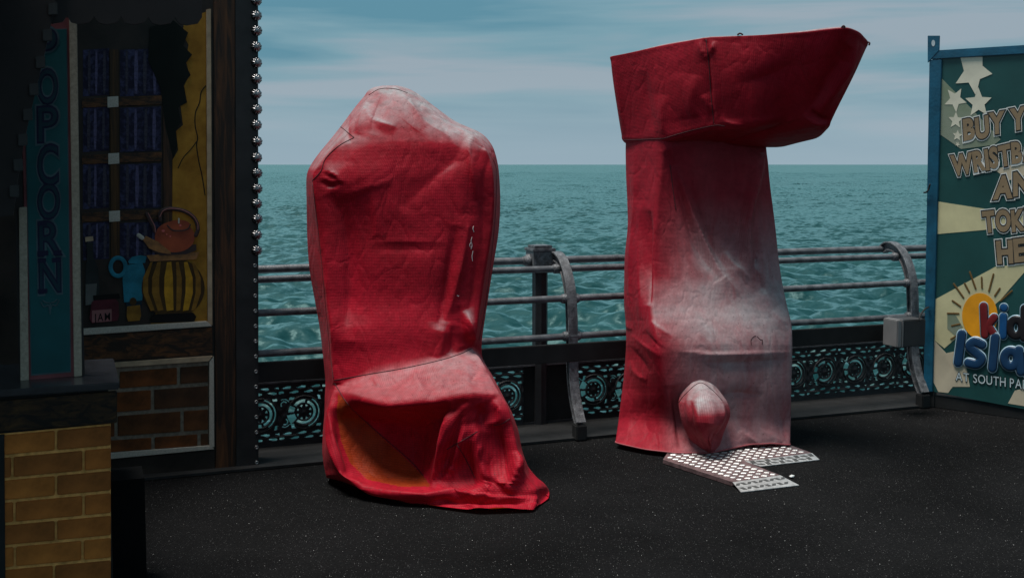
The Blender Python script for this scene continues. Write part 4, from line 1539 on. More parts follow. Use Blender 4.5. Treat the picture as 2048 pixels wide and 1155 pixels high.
g1 = loft(rows1, 76, 66, 0.45, 0.4)


def settle(g, slack_fn, goal_fn, folds, seed, slack2=0.002, st=(45, 16), noise=0.005):
    """coarse settling for the broad sag, authored folds, then a fine settling"""
    fc = np.clip(facing_of(g) * 2.0, 0, 1)
    px, py = to_px(g)
    sk = 1 + (slack_fn(px, py) - 1) * (0.25 + 0.75 * fc)
    gk = goal_fn(px, py, fc)
    g = soft_noise(g, noise, seed)
    g = cloth(g, sk, sk, gk, seed=seed, steps=st[0], bend=0.2, bend4=0.05)
    g = finer(g, 3)
    g = wrinkle(g, folds)
    fc = np.clip(facing_of(g) * 2.0, 0, 1)
    px, py = to_px(g)
    sk = 1 + slack2 * (0.3 + 0.7 * fc)
    gk = goal_fn(px, py, fc) * 3.0 + 0.02
    g = cloth(g, sk, sk, np.minimum(gk, 0.5), seed=seed + 1, steps=st[1], bend=0.25, bend4=0.2)
    return finer(g, 2)


W1 = [
    # top: gathered canvas
    ([(735, 205), (722, 235), (712, 268)], 10, 0.011), ([(728, 212), (746, 238), (795, 254)], 8, 0.010), ([(765, 188), (750, 222), (742, 268)], 7, -0.012), ([(798, 188), (826, 214), (852, 255)], 7, 0.012),
    ([(700, 230), (695, 262), (702, 285)], 8, -0.012),
    ([(850, 215), (890, 242), (940, 268)], 9, -0.014), ([(838, 208), (880, 230), (935, 262)], 6, 0.010),
    # ridge to the right shoulder and its shadowed valley
    ([(955, 268), (938, 290), (940, 330), (955, 400)], 14, 0.030), ([(930, 275), (905, 320), (860, 360), (800, 420)], 26, -0.020),
    ([(985, 300), (968, 350), (965, 420), (968, 520)], 10, -0.016),
    # left shoulder puckers
    ([(645, 340), (672, 352), (690, 370)], 5, 0.014), ([(635, 362), (660, 372), (690, 366)], 5, -0.012), ([(642, 352), (668, 362), (686, 360)], 4, 0.010),
    ([(628, 390), (640, 470), (648, 560)], 9, -0.010), ([(665, 395), (720, 380), (790, 360)], 20, 0.016),
    # hollow of the left, long fall lines
    ([(659, 385), (684, 440), (694, 560), (690, 680)], 28, -0.048), ([(745, 380), (752, 440), (750, 480)], 12, 0.012),
    # horizontal step across the middle
    ([(735, 485), (800, 483), (890, 485)], 6, 0.005), ([(735, 498), (810, 499), (895, 496)], 11, -0.006),
    # right hand folds
    ([(940, 430), (925, 520), (905, 600), (885, 650)], 13, 0.030), ([(913, 450), (893, 560), (876, 660)], 16, -0.034), ([(955, 500), (945, 590), (930, 640)], 12, -0.015),
    ([(932, 618), (944, 655), (950, 692)], 8, 0.030), ([(918, 610), (925, 650), (932, 690)], 9, -0.024), ([(890, 640), (885, 690), (875, 716)], 11, 0.016), ([(905, 650), (902, 690), (896, 708)], 9, -0.016),
    # gathers below the seat seam
    ([(702, 762), (712, 775), (725, 782)], 5, 0.009), ([(745, 752), (752, 764), (760, 776)], 6, 0.012), ([(775, 748), (782, 760), (796, 774)], 5, -0.010),
    ([(826, 738), (834, 758), (848, 780), (862, 784)], 8, 0.020), ([(845, 740), (855, 765), (868, 778)], 7, -0.014), ([(880, 752), (885, 768), (878, 782)], 8, 0.012),
    ([(948, 705), (962, 730), (975, 745)], 7, 0.020), ([(958, 742), (950, 752), (940, 765)], 7, -0.016),
    ([(870, 792), (920, 786), (1005, 788)], 8, 0.016), ([(955, 808), (962, 830), (958, 860)], 9, -0.020), ([(985, 800), (998, 822), (1002, 850)], 8, 0.016),
    # folds of the skirt
    ([(905, 800), (898, 840), (882, 900), (862, 975)], 8, 0.032), ([(928, 815), (910, 880), (885, 940), (868, 978)], 8, -0.020), ([(925, 850), (915, 905), (890, 960)], 6, 0.020),
    ([(950, 845), (962, 900), (975, 960), (985, 992)], 10, 0.036), ([(932, 880), (938, 925), (955, 975)], 12, -0.026), ([(990, 845), (1004, 900), (1016, 965)], 18, -0.036), ([(1040, 900), (1036, 940), (1018, 985)], 11, 0.026),
    ([(975, 940), (1002, 966), (1030, 988)], 8, 0.020), ([(1052, 930), (1066, 955), (1072, 978)], 8, -0.016), ([(1060, 950), (1080, 965), (1095, 975)], 7, 0.014),
    # rolled hem on the deck
    ([(850, 987), (900, 984), (960, 996), (1040, 999), (1080, 995)], 5, 0.030), ([(860, 996), (930, 1003), (1010, 1008), (1075, 1003)], 4, -0.034), ([(880, 1010), (950, 1018), (1020, 1018), (1080, 1005)], 6, 0.026),
    ([(700, 955), (735, 976), (790, 985), (850, 988)], 5, 0.020),
    ([(672, 780), (666, 830), (668, 890), (690, 945)], 7, 0.026),
]
W1 = [(p, w, a * (2.1 if np.mean([q[1] for q in p]) > 800 else 1.15)) for p, w, a in W1]


def goal1(px, py, fc):
    gk = 0.012 - 0.006 * np.clip((py - 740) / 60, 0, 1) + (1 - fc) * 0.10
    gk[0] = 0.6; gk[-1] = 0.25
    return gk


g1 = settle(g1, lambda px, py: 1.002 + 0.007 * np.clip((310 - py) / 70, 0, 1) + 0.022 * np.clip((py - 730) / 60, 0, 1), goal1, W1, 4)
g1[..., 2] = np.maximum(g1[..., 2], 0.007)
ctr1 = g1.reshape(-1, 3).mean(0)
ride1 = thing('covered_seat_machine', Vector((ctr1[0], ctr1[1], 0)), 'bright red cloth cover over a tall rounded machine with a seat and crumpled hem', 'covered machine')
bv1 = []
cov1 = grid_object('cover', g1, red1, ride1, cap_top=True, keep_bvh=bv1)
glow_mat = cover_mat('orange_glow_cloth', (0.38, 0.034, 0.007), (0.46, 0.065, 0.009), (0.75, 0.10, 0.004), (0.36, 0.70), 9.0)
cov1.data.materials.append(glow_mat)  # glow of light through the cloth, painted as an orange area
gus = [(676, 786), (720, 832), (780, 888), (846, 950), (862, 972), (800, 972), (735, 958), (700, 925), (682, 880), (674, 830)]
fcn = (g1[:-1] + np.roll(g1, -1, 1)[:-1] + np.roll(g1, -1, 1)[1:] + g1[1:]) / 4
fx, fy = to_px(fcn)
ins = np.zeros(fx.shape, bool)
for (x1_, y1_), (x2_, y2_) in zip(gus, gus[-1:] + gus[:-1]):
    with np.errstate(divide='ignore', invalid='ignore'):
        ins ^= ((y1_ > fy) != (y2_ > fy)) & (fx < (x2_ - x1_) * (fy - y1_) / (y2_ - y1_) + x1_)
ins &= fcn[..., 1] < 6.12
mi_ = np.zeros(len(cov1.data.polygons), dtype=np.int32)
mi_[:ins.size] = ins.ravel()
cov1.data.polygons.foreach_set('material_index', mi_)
S1 = [[(668, 760), (735, 748), (800, 737), (870, 722), (915, 709), (944, 696)],
      [(624, 362), (642, 341), (651, 317), (677, 292), (708, 275)], [(708, 275), (692, 262), (677, 250)],
      [(625, 366), (634, 440), (644, 530), (652, 620), (660, 700), (667, 757)],
      [(986, 318), (993, 345), (991, 420), (984, 500), (972, 600), (958, 680)],
      [(669, 766), (700, 812), (760, 868), (820, 920), (846, 950)],
      [(893, 898), (925, 880), (955, 862)], [(988, 850), (1005, 846), (1020, 836)],
      [(912, 885), (930, 915), (950, 955)],
      [(738, 190), (760, 178), (790, 178), (815, 186)]]
for s in S1:
    seam(bv1, s, 0.0021, thread, ride1)

body_m = mat('machine_body', (0.03, 0.03, 0.032), rough=0.5)  # unseen solids inside the covers, added to stop light passing through the cloth


def solid_px(name, pts, y0, y1, parent):
    """prism between two depths from an outline"""
    n_ = len(pts)
    v_ = [W(x, y, y0) for x, y in pts] + [W(x, y, y0) + np.array([0, y1 - y0, 0]) for x, y in pts]
    f_ = [tuple(range(n_)), tuple(range(2 * n_ - 1, n_ - 1, -1))] + [(i, i + n_, (i + 1) % n_ + n_, (i + 1) % n_) for i in range(n_)]
    return obj(name, v_, f_, body_m, parent)


solid_px('backrest', [(690, 850), (690, 420), (715, 340), (790, 300), (890, 340), (925, 420), (915, 850)], 6.30, 6.44, ride1)
sp_ = [W(705, 776, 6.12), W(740, 790, 6.06), W(790, 800, 6.03), W(860, 796, 6.00), W(935, 786, 5.92), W(965, 780, 5.97), W(945, 745, 6.12), W(900, 745, 6.14), W(800, 758, 6.14)]
n_ = len(sp_)
v = [p - UP * 0.03 for p in sp_] + [p - UP * 0.05 for p in sp_]
f = [tuple(range(n_)), tuple(range(2 * n_ - 1, n_ - 1, -1))] + [(i, i + n_, (i + 1) % n_ + n_, (i + 1) % n_) for i in range(n_)]
obj('seat', v, f, body_m, ride1)
scuff_m = mat('scuffed_coating', (0.62, 0.50, 0.48), rough=0.7)
for s in ([(947, 452), (946, 458), (948, 464)], [(944, 474), (942, 482), (944, 490), (942, 498)], [(946, 502), (944, 512), (945, 522)], [(943, 484), (939, 490), (941, 494)], [(914, 590), (916, 592), (918, 591)]):
    seam(bv1, s, 0.0022, scuff_m, ride1, name='scuff')

# ---- machine with the overhanging head (right)
# trunk columns: back right, back left outline, mid left side, corner, f1, f2, f3, right outline, back right side
def trow(y, L, FLx, R, yb_, yfl, yfr):
    w = R - FLx
    return [W(R - 90, y, 7.55), W(L + 25, y, yb_ + 0.22), W(L, y, yb_), W(L + 0.55 * (FLx - L), y, (yb_ * 0.42 + yfl * 0.58)), W(FLx, y, yfl), W(FLx + 0.30 * w, y, yfl * 0.70 + yfr * 0.30 - 0.03), W(FLx + 0.62 * w, y, yfl * 0.38 + yfr * 0.62 - 0.04), W(FLx + 0.86 * w, y, yfl * 0.12 + yfr * 0.88 - 0.03), W(R, y, yfr + 0.02), W(R - 14, y, yfr + 0.30)]


rows2 = [
    trow(262, 1252, 1328, 1530, 7.26, 6.98, 7.16), trow(290, 1249, 1325, 1533, 7.25, 6.98, 7.15), trow(340, 1250, 1320, 1540, 7.25, 6.97, 7.14), trow(400, 1253, 1313, 1547, 7.24, 6.96, 7.12),
    trow(455, 1255, 1307, 1553, 7.22, 6.94, 7.10), trow(510, 1249, 1302, 1559, 7.19, 6.91, 7.07), trow(560, 1247, 1300, 1566, 7.16, 6.865, 7.02),
    trow(610, 1246, 1302, 1575, 7.13, 6.79, 6.945), trow(650, 1249, 1306, 1583, 7.10, 6.71, 6.865), trow(690, 1249, 1311, 1584, 7.08, 6.655, 6.81), trow(740, 1245, 1320, 1583, 7.06, 6.645, 6.80),
    trow(790, 1240, 1332, 1582, 7.03, 6.65, 6.80), trow(840, 1235, 1344, 1581, 6.99, 6.67, 6.82),
]
hem = [(1500, 868, None), (1254, 868, None), (1229, 886, None), (1290, 899, None), (1350, 906, None), (1420, 906, None), (1500, 890, None), (1548, 888, None), (1580, 891, None), (1567, 862, None)]
rows2.append([G(x, y, 0.03 if i not in (6, 7) else 0.045) for i, (x, y, _) in enumerate(hem)])
g2 = loft(rows2, 70, 58, 0.5, 0.4)
W2 = [
    ([(1335, 300), (1372, 420), (1400, 500), (1440, 562)], 20, -0.030), ([(1352, 330), (1395, 440), (1440, 540), (1478, 590)], 12, 0.022), ([(1380, 360), (1420, 470), (1462, 560)], 12, -0.012),
    ([(1528, 305), (1508, 380), (1495, 450), (1500, 520), (1530, 570)], 13, 0.030), ([(1500, 330), (1480, 430), (1475, 540)], 22, -0.022), ([(1518, 480), (1510, 540), (1535, 585)], 7, -0.012),
    ([(1350, 700), (1430, 708), (1500, 706), (1584, 704)], 7, 0.012), ([(1400, 724), (1480, 724), (1582, 718)], 12, -0.018),
    ([(1440, 790), (1480, 786), (1530, 792)], 14, -0.020), ([(1302, 640), (1318, 655), (1345, 672)], 6, 0.014), ([(1290, 660), (1305, 680), (1330, 700)], 6, -0.016), ([(1262, 668), (1290, 690), (1322, 712)], 6, 0.016), ([(1256, 690), (1280, 715), (1300, 745)], 8, -0.016), ([(1260, 720), (1272, 745), (1296, 760)], 7, 0.018),
    ([(1268, 300), (1272, 420), (1264, 540), (1262, 640)], 10, 0.010), ([(1300, 420), (1296, 520), (1300, 610)], 7, -0.020), ([(1284, 400), (1280, 520), (1284, 640)], 9, 0.012),
    ([(1268, 780), (1262, 830), (1256, 885)], 11, 0.018), ([(1290, 770), (1292, 830), (1298, 890)], 12, -0.014), ([(1345, 770), (1352, 830), (1362, 900)], 16, -0.040),
    ([(1480, 860), (1505, 878), (1520, 888)], 8, 0.014), ([(1560, 820), (1568, 850), (1572, 880)], 7, -0.012), ([(1520, 860), (1545, 872), (1566, 884)], 10, 0.012),
    ([(1452, 500), (1470, 530), (1500, 560)], 6, 0.008), ([(1545, 620), (1560, 640), (1578, 648)], 6, 0.010), ([(1247, 640), (1256, 655), (1270, 660)], 5, 0.012),
]


def goal2(px, py, fc):
    gk = 0.010 + (1 - fc) * 0.08
    gk[:3] = 0.3; gk[-1] = 0.15
    return gk


W2 = [(p, w, a * (0.75 if np.mean([q[0] for q in p]) < 1335 and np.mean([q[1] for q in p]) > 600 else (2.7 if np.mean([q[1] for q in p]) < 600 else 1.45))) for p, w, a in W2]
g2 = settle(g2, lambda px, py: 1.0025 + 0.003 * np.clip((py - 560) / 80, 0, 1), goal2, W2, 6)
g2[..., 2] = np.maximum(g2[..., 2], 0.010)
ctr2 = g2.reshape(-1, 3).mean(0)
ride2 = thing('covered_overhanging_machine', Vector((ctr2[0], ctr2[1], 0)), 'faded red cloth cover over a machine with a wide head overhanging its trunk', 'covered machine')
bv2 = []
grid_object('trunk_cover', g2, red2, ride2, cap_top=True, keep_bvh=bv2)

# head: columns BL, s1, seam, s3, s4, FL, mid, FR, R1, R2, BR, B2
top = [(1219, 113, 7.25), (1325, 91, 7.00), (1413, 75, 6.78), (1505, 70, 6.60), (1610, 64, 6.40), (1690, 55, 6.26), (1716, 64, 6.34), (1736, 87, 6.50), (1700, 100, 6.85), (1610, 112, 7.15), (1400, 128, 7.62), (1280, 127, 7.62)]
bot = [(1247, 281, 7.25), (1325, 277, 6.985), (1429, 251, 6.80), (1512, 246, 6.66), (1568, 237, 6.66), (1606, 229, 6.58), (1634, 242, 6.56), (1657, 254, 6.60), (1640, 272, 6.78), (1572, 290, 7.08), (1440, 292, 7.55), (1310, 288, 7.58)]
T = np.array([W(*q) for q in top]); B = np.array([W(*q) for q in bot])
bulge = np.array([0, .1, .25, .35, .3, 0.1, .25, 0.1, 0, 0, 0, 0])
nvec = np.array([-0.6, -0.8, 0.0])
ct = T.mean(0); cb = B.mean(0)
cu = np.array(W(1420, 287, 7.12))
rowsH = [ct + (T - ct) * 0.25, ct + (T - ct) * 0.65, ct + (T - ct) * 0.93 + np.array([0, 0, 0.004]), T]
for s in (0.06, 0.22, 0.42, 0.62, 0.80, 0.94):
    rowsH.append(T * (1 - s) + B * s + nvec * (bulge * 0.07 * math.sin(math.pi * s))[:, None])
rowsH.append(B)
rowsH.append(cu + (B - cu) * 0.93 + np.array([0, 0, -0.012]))
rowsH.append(cu + (B - cu) * 0.60 + np.array([0, 0, -0.008]))
rowsH.append(cu + (B - cu) * 0.25)
gh = loft(rowsH, 72, 50, 0.45, 0.35)
WH = [
    ([(1412, 78), (1418, 130), (1422, 190), (1428, 248)], 4, -0.016), ([(1400, 82), (1404, 100), (1414, 118)], 5, 0.012), ([(1432, 82), (1426, 98), (1416, 112)], 5, 0.012),
    ([(1392, 150), (1385, 200), (1390, 235)], 16, 0.016), ([(1405, 190), (1415, 210), (1422, 226)], 6, 0.010), ([(1330, 190), (1326, 240), (1330, 270)], 10, 0.012), ([(1290, 140), (1296, 200), (1310, 262)], 14, -0.010),
    ([(1725, 88), (1690, 140), (1655, 195), (1632, 228)], 12, 0.030), ([(1700, 92), (1665, 150), (1630, 205), (1612, 226)], 13, -0.030), ([(1606, 230), (1628, 244), (1655, 250)], 5, 0.018), ([(1620, 222), (1645, 236), (1662, 240)], 6, -0.020),
    ([(1470, 170), (1540, 150), (1600, 120)], 26, -0.016), ([(1440, 235), (1460, 245), (1490, 250)], 6, 0.010), ([(1232, 120), (1240, 190), (1250, 270)], 4, 0.008),
]


def goalh(px, py, fc):
    gk = 0.010 + (1 - fc) * 0.08
    k = gk.shape[0] // 12
    gk[:k] = 0.3; gk[-2 * k:] = 0.3
    return gk


WH = [(p, w, a * 1.6) for p, w, a in WH]
gh = settle(gh, lambda px, py: 1.006 + 0 * px, goalh, WH, 9, noise=0.012)
grid_object('head_cover', gh, red3, ride2, cap_top=True, cap_bottom=True, keep_bvh=bv2)
# covered pommel near the foot
prow = []
for (y, L, R, yf) in ((760, 1388, 1414, 6.66), (767, 1376, 1430, 6.61), (784, 1362, 1444, 6.54), (804, 1353, 1456, 6.48), (828, 1356, 1461, 6.43), (850, 1365, 1457, 6.41), (870, 1378, 1450, 6.42), (888, 1394, 1441, 6.45), (899, 1406, 1434, 6.49), (905, 1414, 1426, 6.54)):
    w = R - L
    prow.append([W(L + w * 0.3, y, 6.80), W(L, y, yf * 0.45 + 6.80 * 0.55), W(L + 0.16 * w, y, yf * 0.8 + 6.8 * 0.2), W(L + 0.40 * w, y, yf), W(L + 0.66 * w, y, yf - 0.01), W(L + 0.88 * w, y, yf * 0.85 + 6.8 * 0.15), W(R, y, yf * 0.5 + 6.8 * 0.5), W(R - w * 0.3, y, 6.80)])
gp = loft(prow, 60, 46, 0.8, 0.6)
gp = soft_noise(gp, 0.010, 14, ((8, 1.0), (16, 0.5)))
gp = cloth(gp, np.full(gp.shape[:2], 1.02), np.full(gp.shape[:2], 1.015), np.full(gp.shape[:2], 0.02), seed=3, steps=30, inward=0.03, outward=0.02)
gp = finer(gp, 3)
gp = wrinkle(gp, [([(1436, 850), (1431, 876), (1422, 898)], 12, -0.040), ([(1382, 800), (1384, 850), (1400, 895)], 6, -0.022), ([(1396, 806), (1400, 850), (1410, 898)], 6, 0.018), ([(1366, 800), (1366, 835), (1380, 876)], 5, 0.012), ([(1448, 806), (1449, 840), (1438, 878)], 5, 0.012)])
grid_object('pommel_cover', gp, red4, ride2, cap_top=True, cap_bottom=True, keep_bvh=bv2)
for s in ([(1248, 280), (1285, 279), (1324, 277)], [(1324, 278), (1375, 263), (1429, 251), (1450, 252)], [(1412, 78), (1418, 130), (1422, 190), (1428, 248)], [(1356, 806), (1372, 786), (1400, 765), (1425, 780), (1444, 800)],
          [(1352, 420), (1346, 380), (1340, 330)]):
    seam(bv2, s, 0.0026, thread, ride2)
for s in ([(1503, 690), (1502, 680), (1507, 673), (1512, 671)], [(1514, 672), (1520, 678), (1525, 680), (1524, 688)]):
    seam(bv2, s, 0.0020, thread, ride2, name='stain')
solid_px('column', [(1370, 320), (1470, 320), (1490, 840), (1370, 840)], 7.14, 7.34, ride2)
for p in ([(1475, 70, 6.66), (1480, 67, 6.65), (1486, 70, 6.65)], [(1682, 57, 6.28), (1687, 52, 6.27), (1690, 55, 6.27)], [(1734, 84, 6.47), (1739, 86, 6.46), (1738, 91, 6.46)]):
    v, f = tube_vf(smooth_line([W(*q) for q in p], 4), 0.005, 6)
    obj('frayed_corner', v, f, thread, ride2, smooth=True)
v, f = tube_vf([g2[-1, k] + np.array([0, 0, 0.006]) for k in range(0, g2.shape[1], 2)] + [g2[-1, 0] + np.array([0, 0, 0.006])], 0.004, 6)
obj('hem', v, f, edge_thread, ride2, smooth=True)

# ================================================================== TREAD PLATE RAMP
ramp_at = G(1470, 940)
ramp = thing('tread_plate_ramp', Vector((ramp_at[0], ramp_at[1], 0)), 'notched metal tread plate ramp on the deck beneath the faded red cover', 'ramp')
plate_m = mat('worn_red_plate', (0.1100, 0.0680, 0.0680), rough=0.5, var=0.3, scale=30, bump=0.2, bscale=90)
metal_m = mat('bare_tread_metal', (0.5100, 0.4950, 0.4800), rough=0.42, metal=0.55, var=0.2, scale=30, bump=0.15, bscale=200)
lip_dark = mat('tread_bar_dark', (0.09, 0.088, 0.086), rough=0.5, metal=0.4)
ZP = 0.026
poly_px = [(1326, 918), (1465, 963), (1560, 949), (1489, 921.5), (1624, 905), (1580, 889), (1500, 880), (1345, 890)]
pp = [G(x, y, ZP) for x, y in poly_px]
n = len(pp)
v = pp + [p - UP * (ZP - 0.004) for p in pp]
f = [tuple(range(n)), tuple(range(2 * n - 1, n - 1, -1))] + [(i, i + n, (i + 1) % n + n, (i + 1) % n) for i in range(n)]
obj('plate', v, f, plate_m, ramp)


def lip(a, b, c, d):
    A, Bq, Cq, Dq = G(*a, ZP), G(*b, 0.006), G(*c, 0.006), G(*d, ZP)
    dn = UP * 0.0035
    # start a hair outside the plate edge
    v = [A + (Bq - A) * 0.01, Bq, Cq, Dq + (Cq - Dq) * 0.01]
    v = v + [p - dn for p in v]
    f = [(0, 1, 2, 3), (7, 6, 5, 4), (0, 4, 5, 1), (1, 5, 6, 2), (2, 6, 7, 3), (3, 7, 4, 0)]
    o = obj('lip', v, f, metal_m, ramp)
    bars = []
    nrm = np.cross(Dq - A, Bq - A); nrm /= np.linalg.norm(nrm)
    if nrm[2] < 0: nrm = -nrm
    nx2 = 9
    for i in range(nx2):
        for j in range(2):
            s0 = (i + 0.5 + 0.25 * j) / nx2; t0 = 0.30 + 0.42 * j
            if s0 > 0.97: continue
            for k in range(4):
                s = s0 + (k - 1.5) * 0.017
                cpt_ = (A * (1 - s) + Dq * s) * (1 - t0) + (Bq * (1 - s) + Cq * s) * t0
                dr = (Dq - A) / np.linalg.norm(Dq - A) * (0.6 if (i + j) % 2 else -0.6) + (Bq - A) / np.linalg.norm(Bq - A)
                dr = dr / np.linalg.norm(dr) * 0.014
                sd = np.cross(nrm, dr); sd = sd / np.linalg.norm(sd) * 0.0026
                base = cpt_ + nrm * 0.0006
                bars.append(box_vf(base - dr - sd, dr * 2, sd * 2, nrm * 0.0016))
    v, f = join(bars)
    q = obj('tread_bars', v, f, lip_dark, o); tag(q, kind='stuff')


lip((1465, 963), (1482, 983), (1598, 969), (1560, 949))
lip((1489, 921.5), (1521, 931.5), (1639, 918), (1624, 905))
a0 = G(1326, 918, ZP); a1 = G(1465, 963, ZP); a2 = G(1560, 949, ZP)
e1 = (a1 - a0) / np.linalg.norm(a1 - a0); e2 = (a2 - a1) / np.linalg.norm(a2 - a1)
PX = np.array([p[:2] for p in pp])


def inside(p):
    c = False
    for i in range(len(PX)):
        x1, y1 = PX[i]; x2, y2 = PX[i - 1]
        if (y1 > p[1]) != (y2 > p[1]) and p[0] < (x2 - x1) * (p[1] - y1) / (y2 - y1) + x1:
            c = not c
    return c


di = []
for i in range(-2, 24):
    for j in range(-2, 24):
        c = a0 + e1 * (0.025 + i * 0.046) + e2 * (0.012 + j * 0.056)
        h = 0.021
        corners = [c + e1 * h * 0.85, c + e2 * h * 1.1, c - e1 * h * 0.85, c - e2 * h * 1.1]
        if all(inside(q) for q in corners):
            w_ = random.uniform(0.85, 1.05)
            q = [c + (k - c) * w_ for k in corners]
            v = [k + UP * 0.0005 for k in q] + [c + (k - c) * 0.75 + UP * 0.0035 for k in q]
            di.append((v, [(4, 5, 6, 7), (0, 1, 5, 4), (1, 2, 6, 5), (2, 3, 7, 6), (3, 0, 4, 7)]))
v, f = join(di)
tag(obj('tread_studs', v, f, metal_m, ramp), kind='stuff')

# ================================================================== KIDS SIGN
so = W(1858, 600, 8.0)
KU = np.array([0.77, -0.637, 0.0])
KP = Plane(so, KU)
ksign = thing('ticket_sign', Vector((so[0], so[1], 0)), 'green and cream ticket sign in a blue metal frame at the right edge', 'sign')
blue = mat('frame_blue', (0.0060, 0.0756, 0.1310), rough=0.42, var=0.2, scale=8, bump=0.15, bscale=60)
green = mat('sign_green', (0.0112, 0.0655, 0.0618), rough=0.42, var=0.12, scale=3)
cream_k = mat('ray_cream', (0.5846, 0.5278, 0.3004), rough=0.5, var=0.1, scale=4)
tan_k = mat('ray_tan', (0.5359, 0.4547, 0.3248), rough=0.5, var=0.1, scale=4)
olive = mat('ray_olive', (0.1680, 0.2170, 0.1330), rough=0.5, scale=3, col2=(0.27, 0.29, 0.23), c2pos=(0.3, 0.75))
star_m = mat('star_cream', (0.6334, 0.5928, 0.4628), rough=0.5, var=0.08)


def ks(name, pts, lift, m, thick=0.0012, parent=ksign, bev=0.0):
    return slab(name, KP, pts, lift, thick, m, parent, bev)


XR = 2290


def kt(x, y0, s): return y0 + (x - 1884) * s


boardk = ks('board', [(1880, 118), (XR, 118 - 0.062 * 410 - 12), (XR, 781 + 0.195 * 424), (1864, 782)], 0.0, green, 0.02)
ks('frame_post', [(1860, 120), (1885, 119), (1866, 783), (1848, 781)], 0.014, blue, 0.055, bev=0.004)
ks('frame_rail', [(1861, 102), (XR, 76), (XR, 94), (1862, 119)], 0.015, blue, 0.055, bev=0.004)
tab = ks('hanging_tab', [(1857, 72), (1881, 72), (1880, 101), (1857, 126)], 0.018, blue, 0.012, bev=0.002)
slab('hole', KP, ell(1868.5, 87, 3.6, 6.4, 16), 0.0195, 0.001, mat('pale_hole', (0.42, 0.48, 0.50), rough=0.7), tab)
# posts of the sign reach the deck, far post too
for px_, py_ in ((1851, 786), (2270, 850)):
    p = KP.hit(px_, py_)
    v, f = box_vf(np.array([p[0], p[1], 0.004]) - KP.n * 0.05, KP.u * 0.06, KP.n * 0.05, UP * (p[2] + 0.02))
    obj('leg', v, f, black, ksign)
v, f = box_vf(np.array([*KP.hit(1851, 786)[:2], 0.004]) + KP.n * 0.0 - KP.n * 0.03, KP.u * 1.42, KP.n * 0.02, UP * (KP.hit(1851, 786)[2] - 0.01))
obj('skirting', v, f, black, ksign)


def z1(x, y): return (1780 + x / 2.888, 40 + y / 2.888)
def z2(x, y): return (1780 + x / 2.75, 420 + y / 2.75)


ks('ray', [z1(*q) for q in ((299, 338), (470, 512), (640, 690), (600, 722), (410, 745), (292, 662))], 0.0014, olive)
ks('ray', [z1(*q) for q in ((600, 862), (760, 826), (900, 860), (690, 925))], 0.0014, tan_k)
ks('ray', [(1876, 403), (2050, 430), (2120, 440), (1965, 460), (1873, 468)], 0.0014, cream_k)
ks('ray', [(1871, 598), (1991, 533), (2120, 520), (2048, 545), (2000, 600), (1930, 660), (1889, 696), (1869, 680)], 0.0014, cream_k)
ks('ray', [z2(*q) for q in ((244, 716), (310, 786), (400, 765), (440, 970), (345, 970), (320, 1004), (266, 998), (240, 945))], 0.0014, tan_k)
ks('ray', [(2030, 780), (2140, 760), (2160, 830), (2016, 806)], 0.0014, tan_k)
ks('ray', [z2(*q) for q in ((316, 575), (352, 560), (400, 640), (372, 700), (316, 650))], 0.0028, olive)


def star(cx, cy, r, rot, ky=1.0):
    p = []
    for i in range(10):
        rr = r if i % 2 == 0 else r * 0.45
        a = rot + i * math.pi / 5
        p.append((cx + rr * math.sin(a) * 0.93, cy - rr * math.cos(a) * ky))
    return p


ks('star', [z1(*q) for q in ((408, 218), (535, 213), (535, 265), (592, 312), (520, 342), (497, 437), (455, 362), (380, 367), (428, 295))], 0.0030, star_m)
for (cx, cy, r, rot) in ((378, 460, 72, 0.55), (512, 478, 86, -0.02), (380, 580, 48, 0.05), (390, 668, 32, 0.1), (391, 718, 15, 0.5)):
    x, y = z1(cx, cy)
    ks('star', star(x, y, r / 2.888, rot, 1.04), 0.0030, star_m)
# lettering
tx = mat('letter_brown', (0.2520, 0.1764, 0.1008), rough=0.5, var=0.1)
txd = mat('letter_outline_dark', (0.014, 0.016, 0.016), rough=0.5)
txw = mat('letter_outline_pale', (0.7056, 0.7056, 0.6653), rough=0.5)
LAY = [(0.128, txw), (0.096, txd), (0.050, tx)]
for wd, q in (('BUY YOUR', [(1928, 241), (2138, 198), (2140, 239), (1930, 280)]), ('WRISTBANDS', [(1903, 313), (2145, 262), (2147, 302), (1908, 350)]), ('AND', [(1992, 354), (2096, 336), (2096, 384), (1990, 395)]),
              ('TOKENS', [(1966, 426), (2112, 411), (2112, 450), (1970, 465)]), ('HERE', [(1994, 486), (2106, 470), (2106, 515), (1999, 527)])):
    letters('letter', wd, q, KP, LAY, boardk, gap=0.135, lift=0.0045, wob=0.035, step=0.0011)
pale = mat('small_letter_pale', (0.5544, 0.6451, 0.6653), rough=0.5)
letters('letter', 'AT SOUTH PARADE PIER', [(1912, 742.5), (2140, 769), (2140, 789), (1912, 759.5)], KP, [(0.05, txd), (0.0, pale)], boardk, gap=0.12, lift=0.0045, step=0.0010)
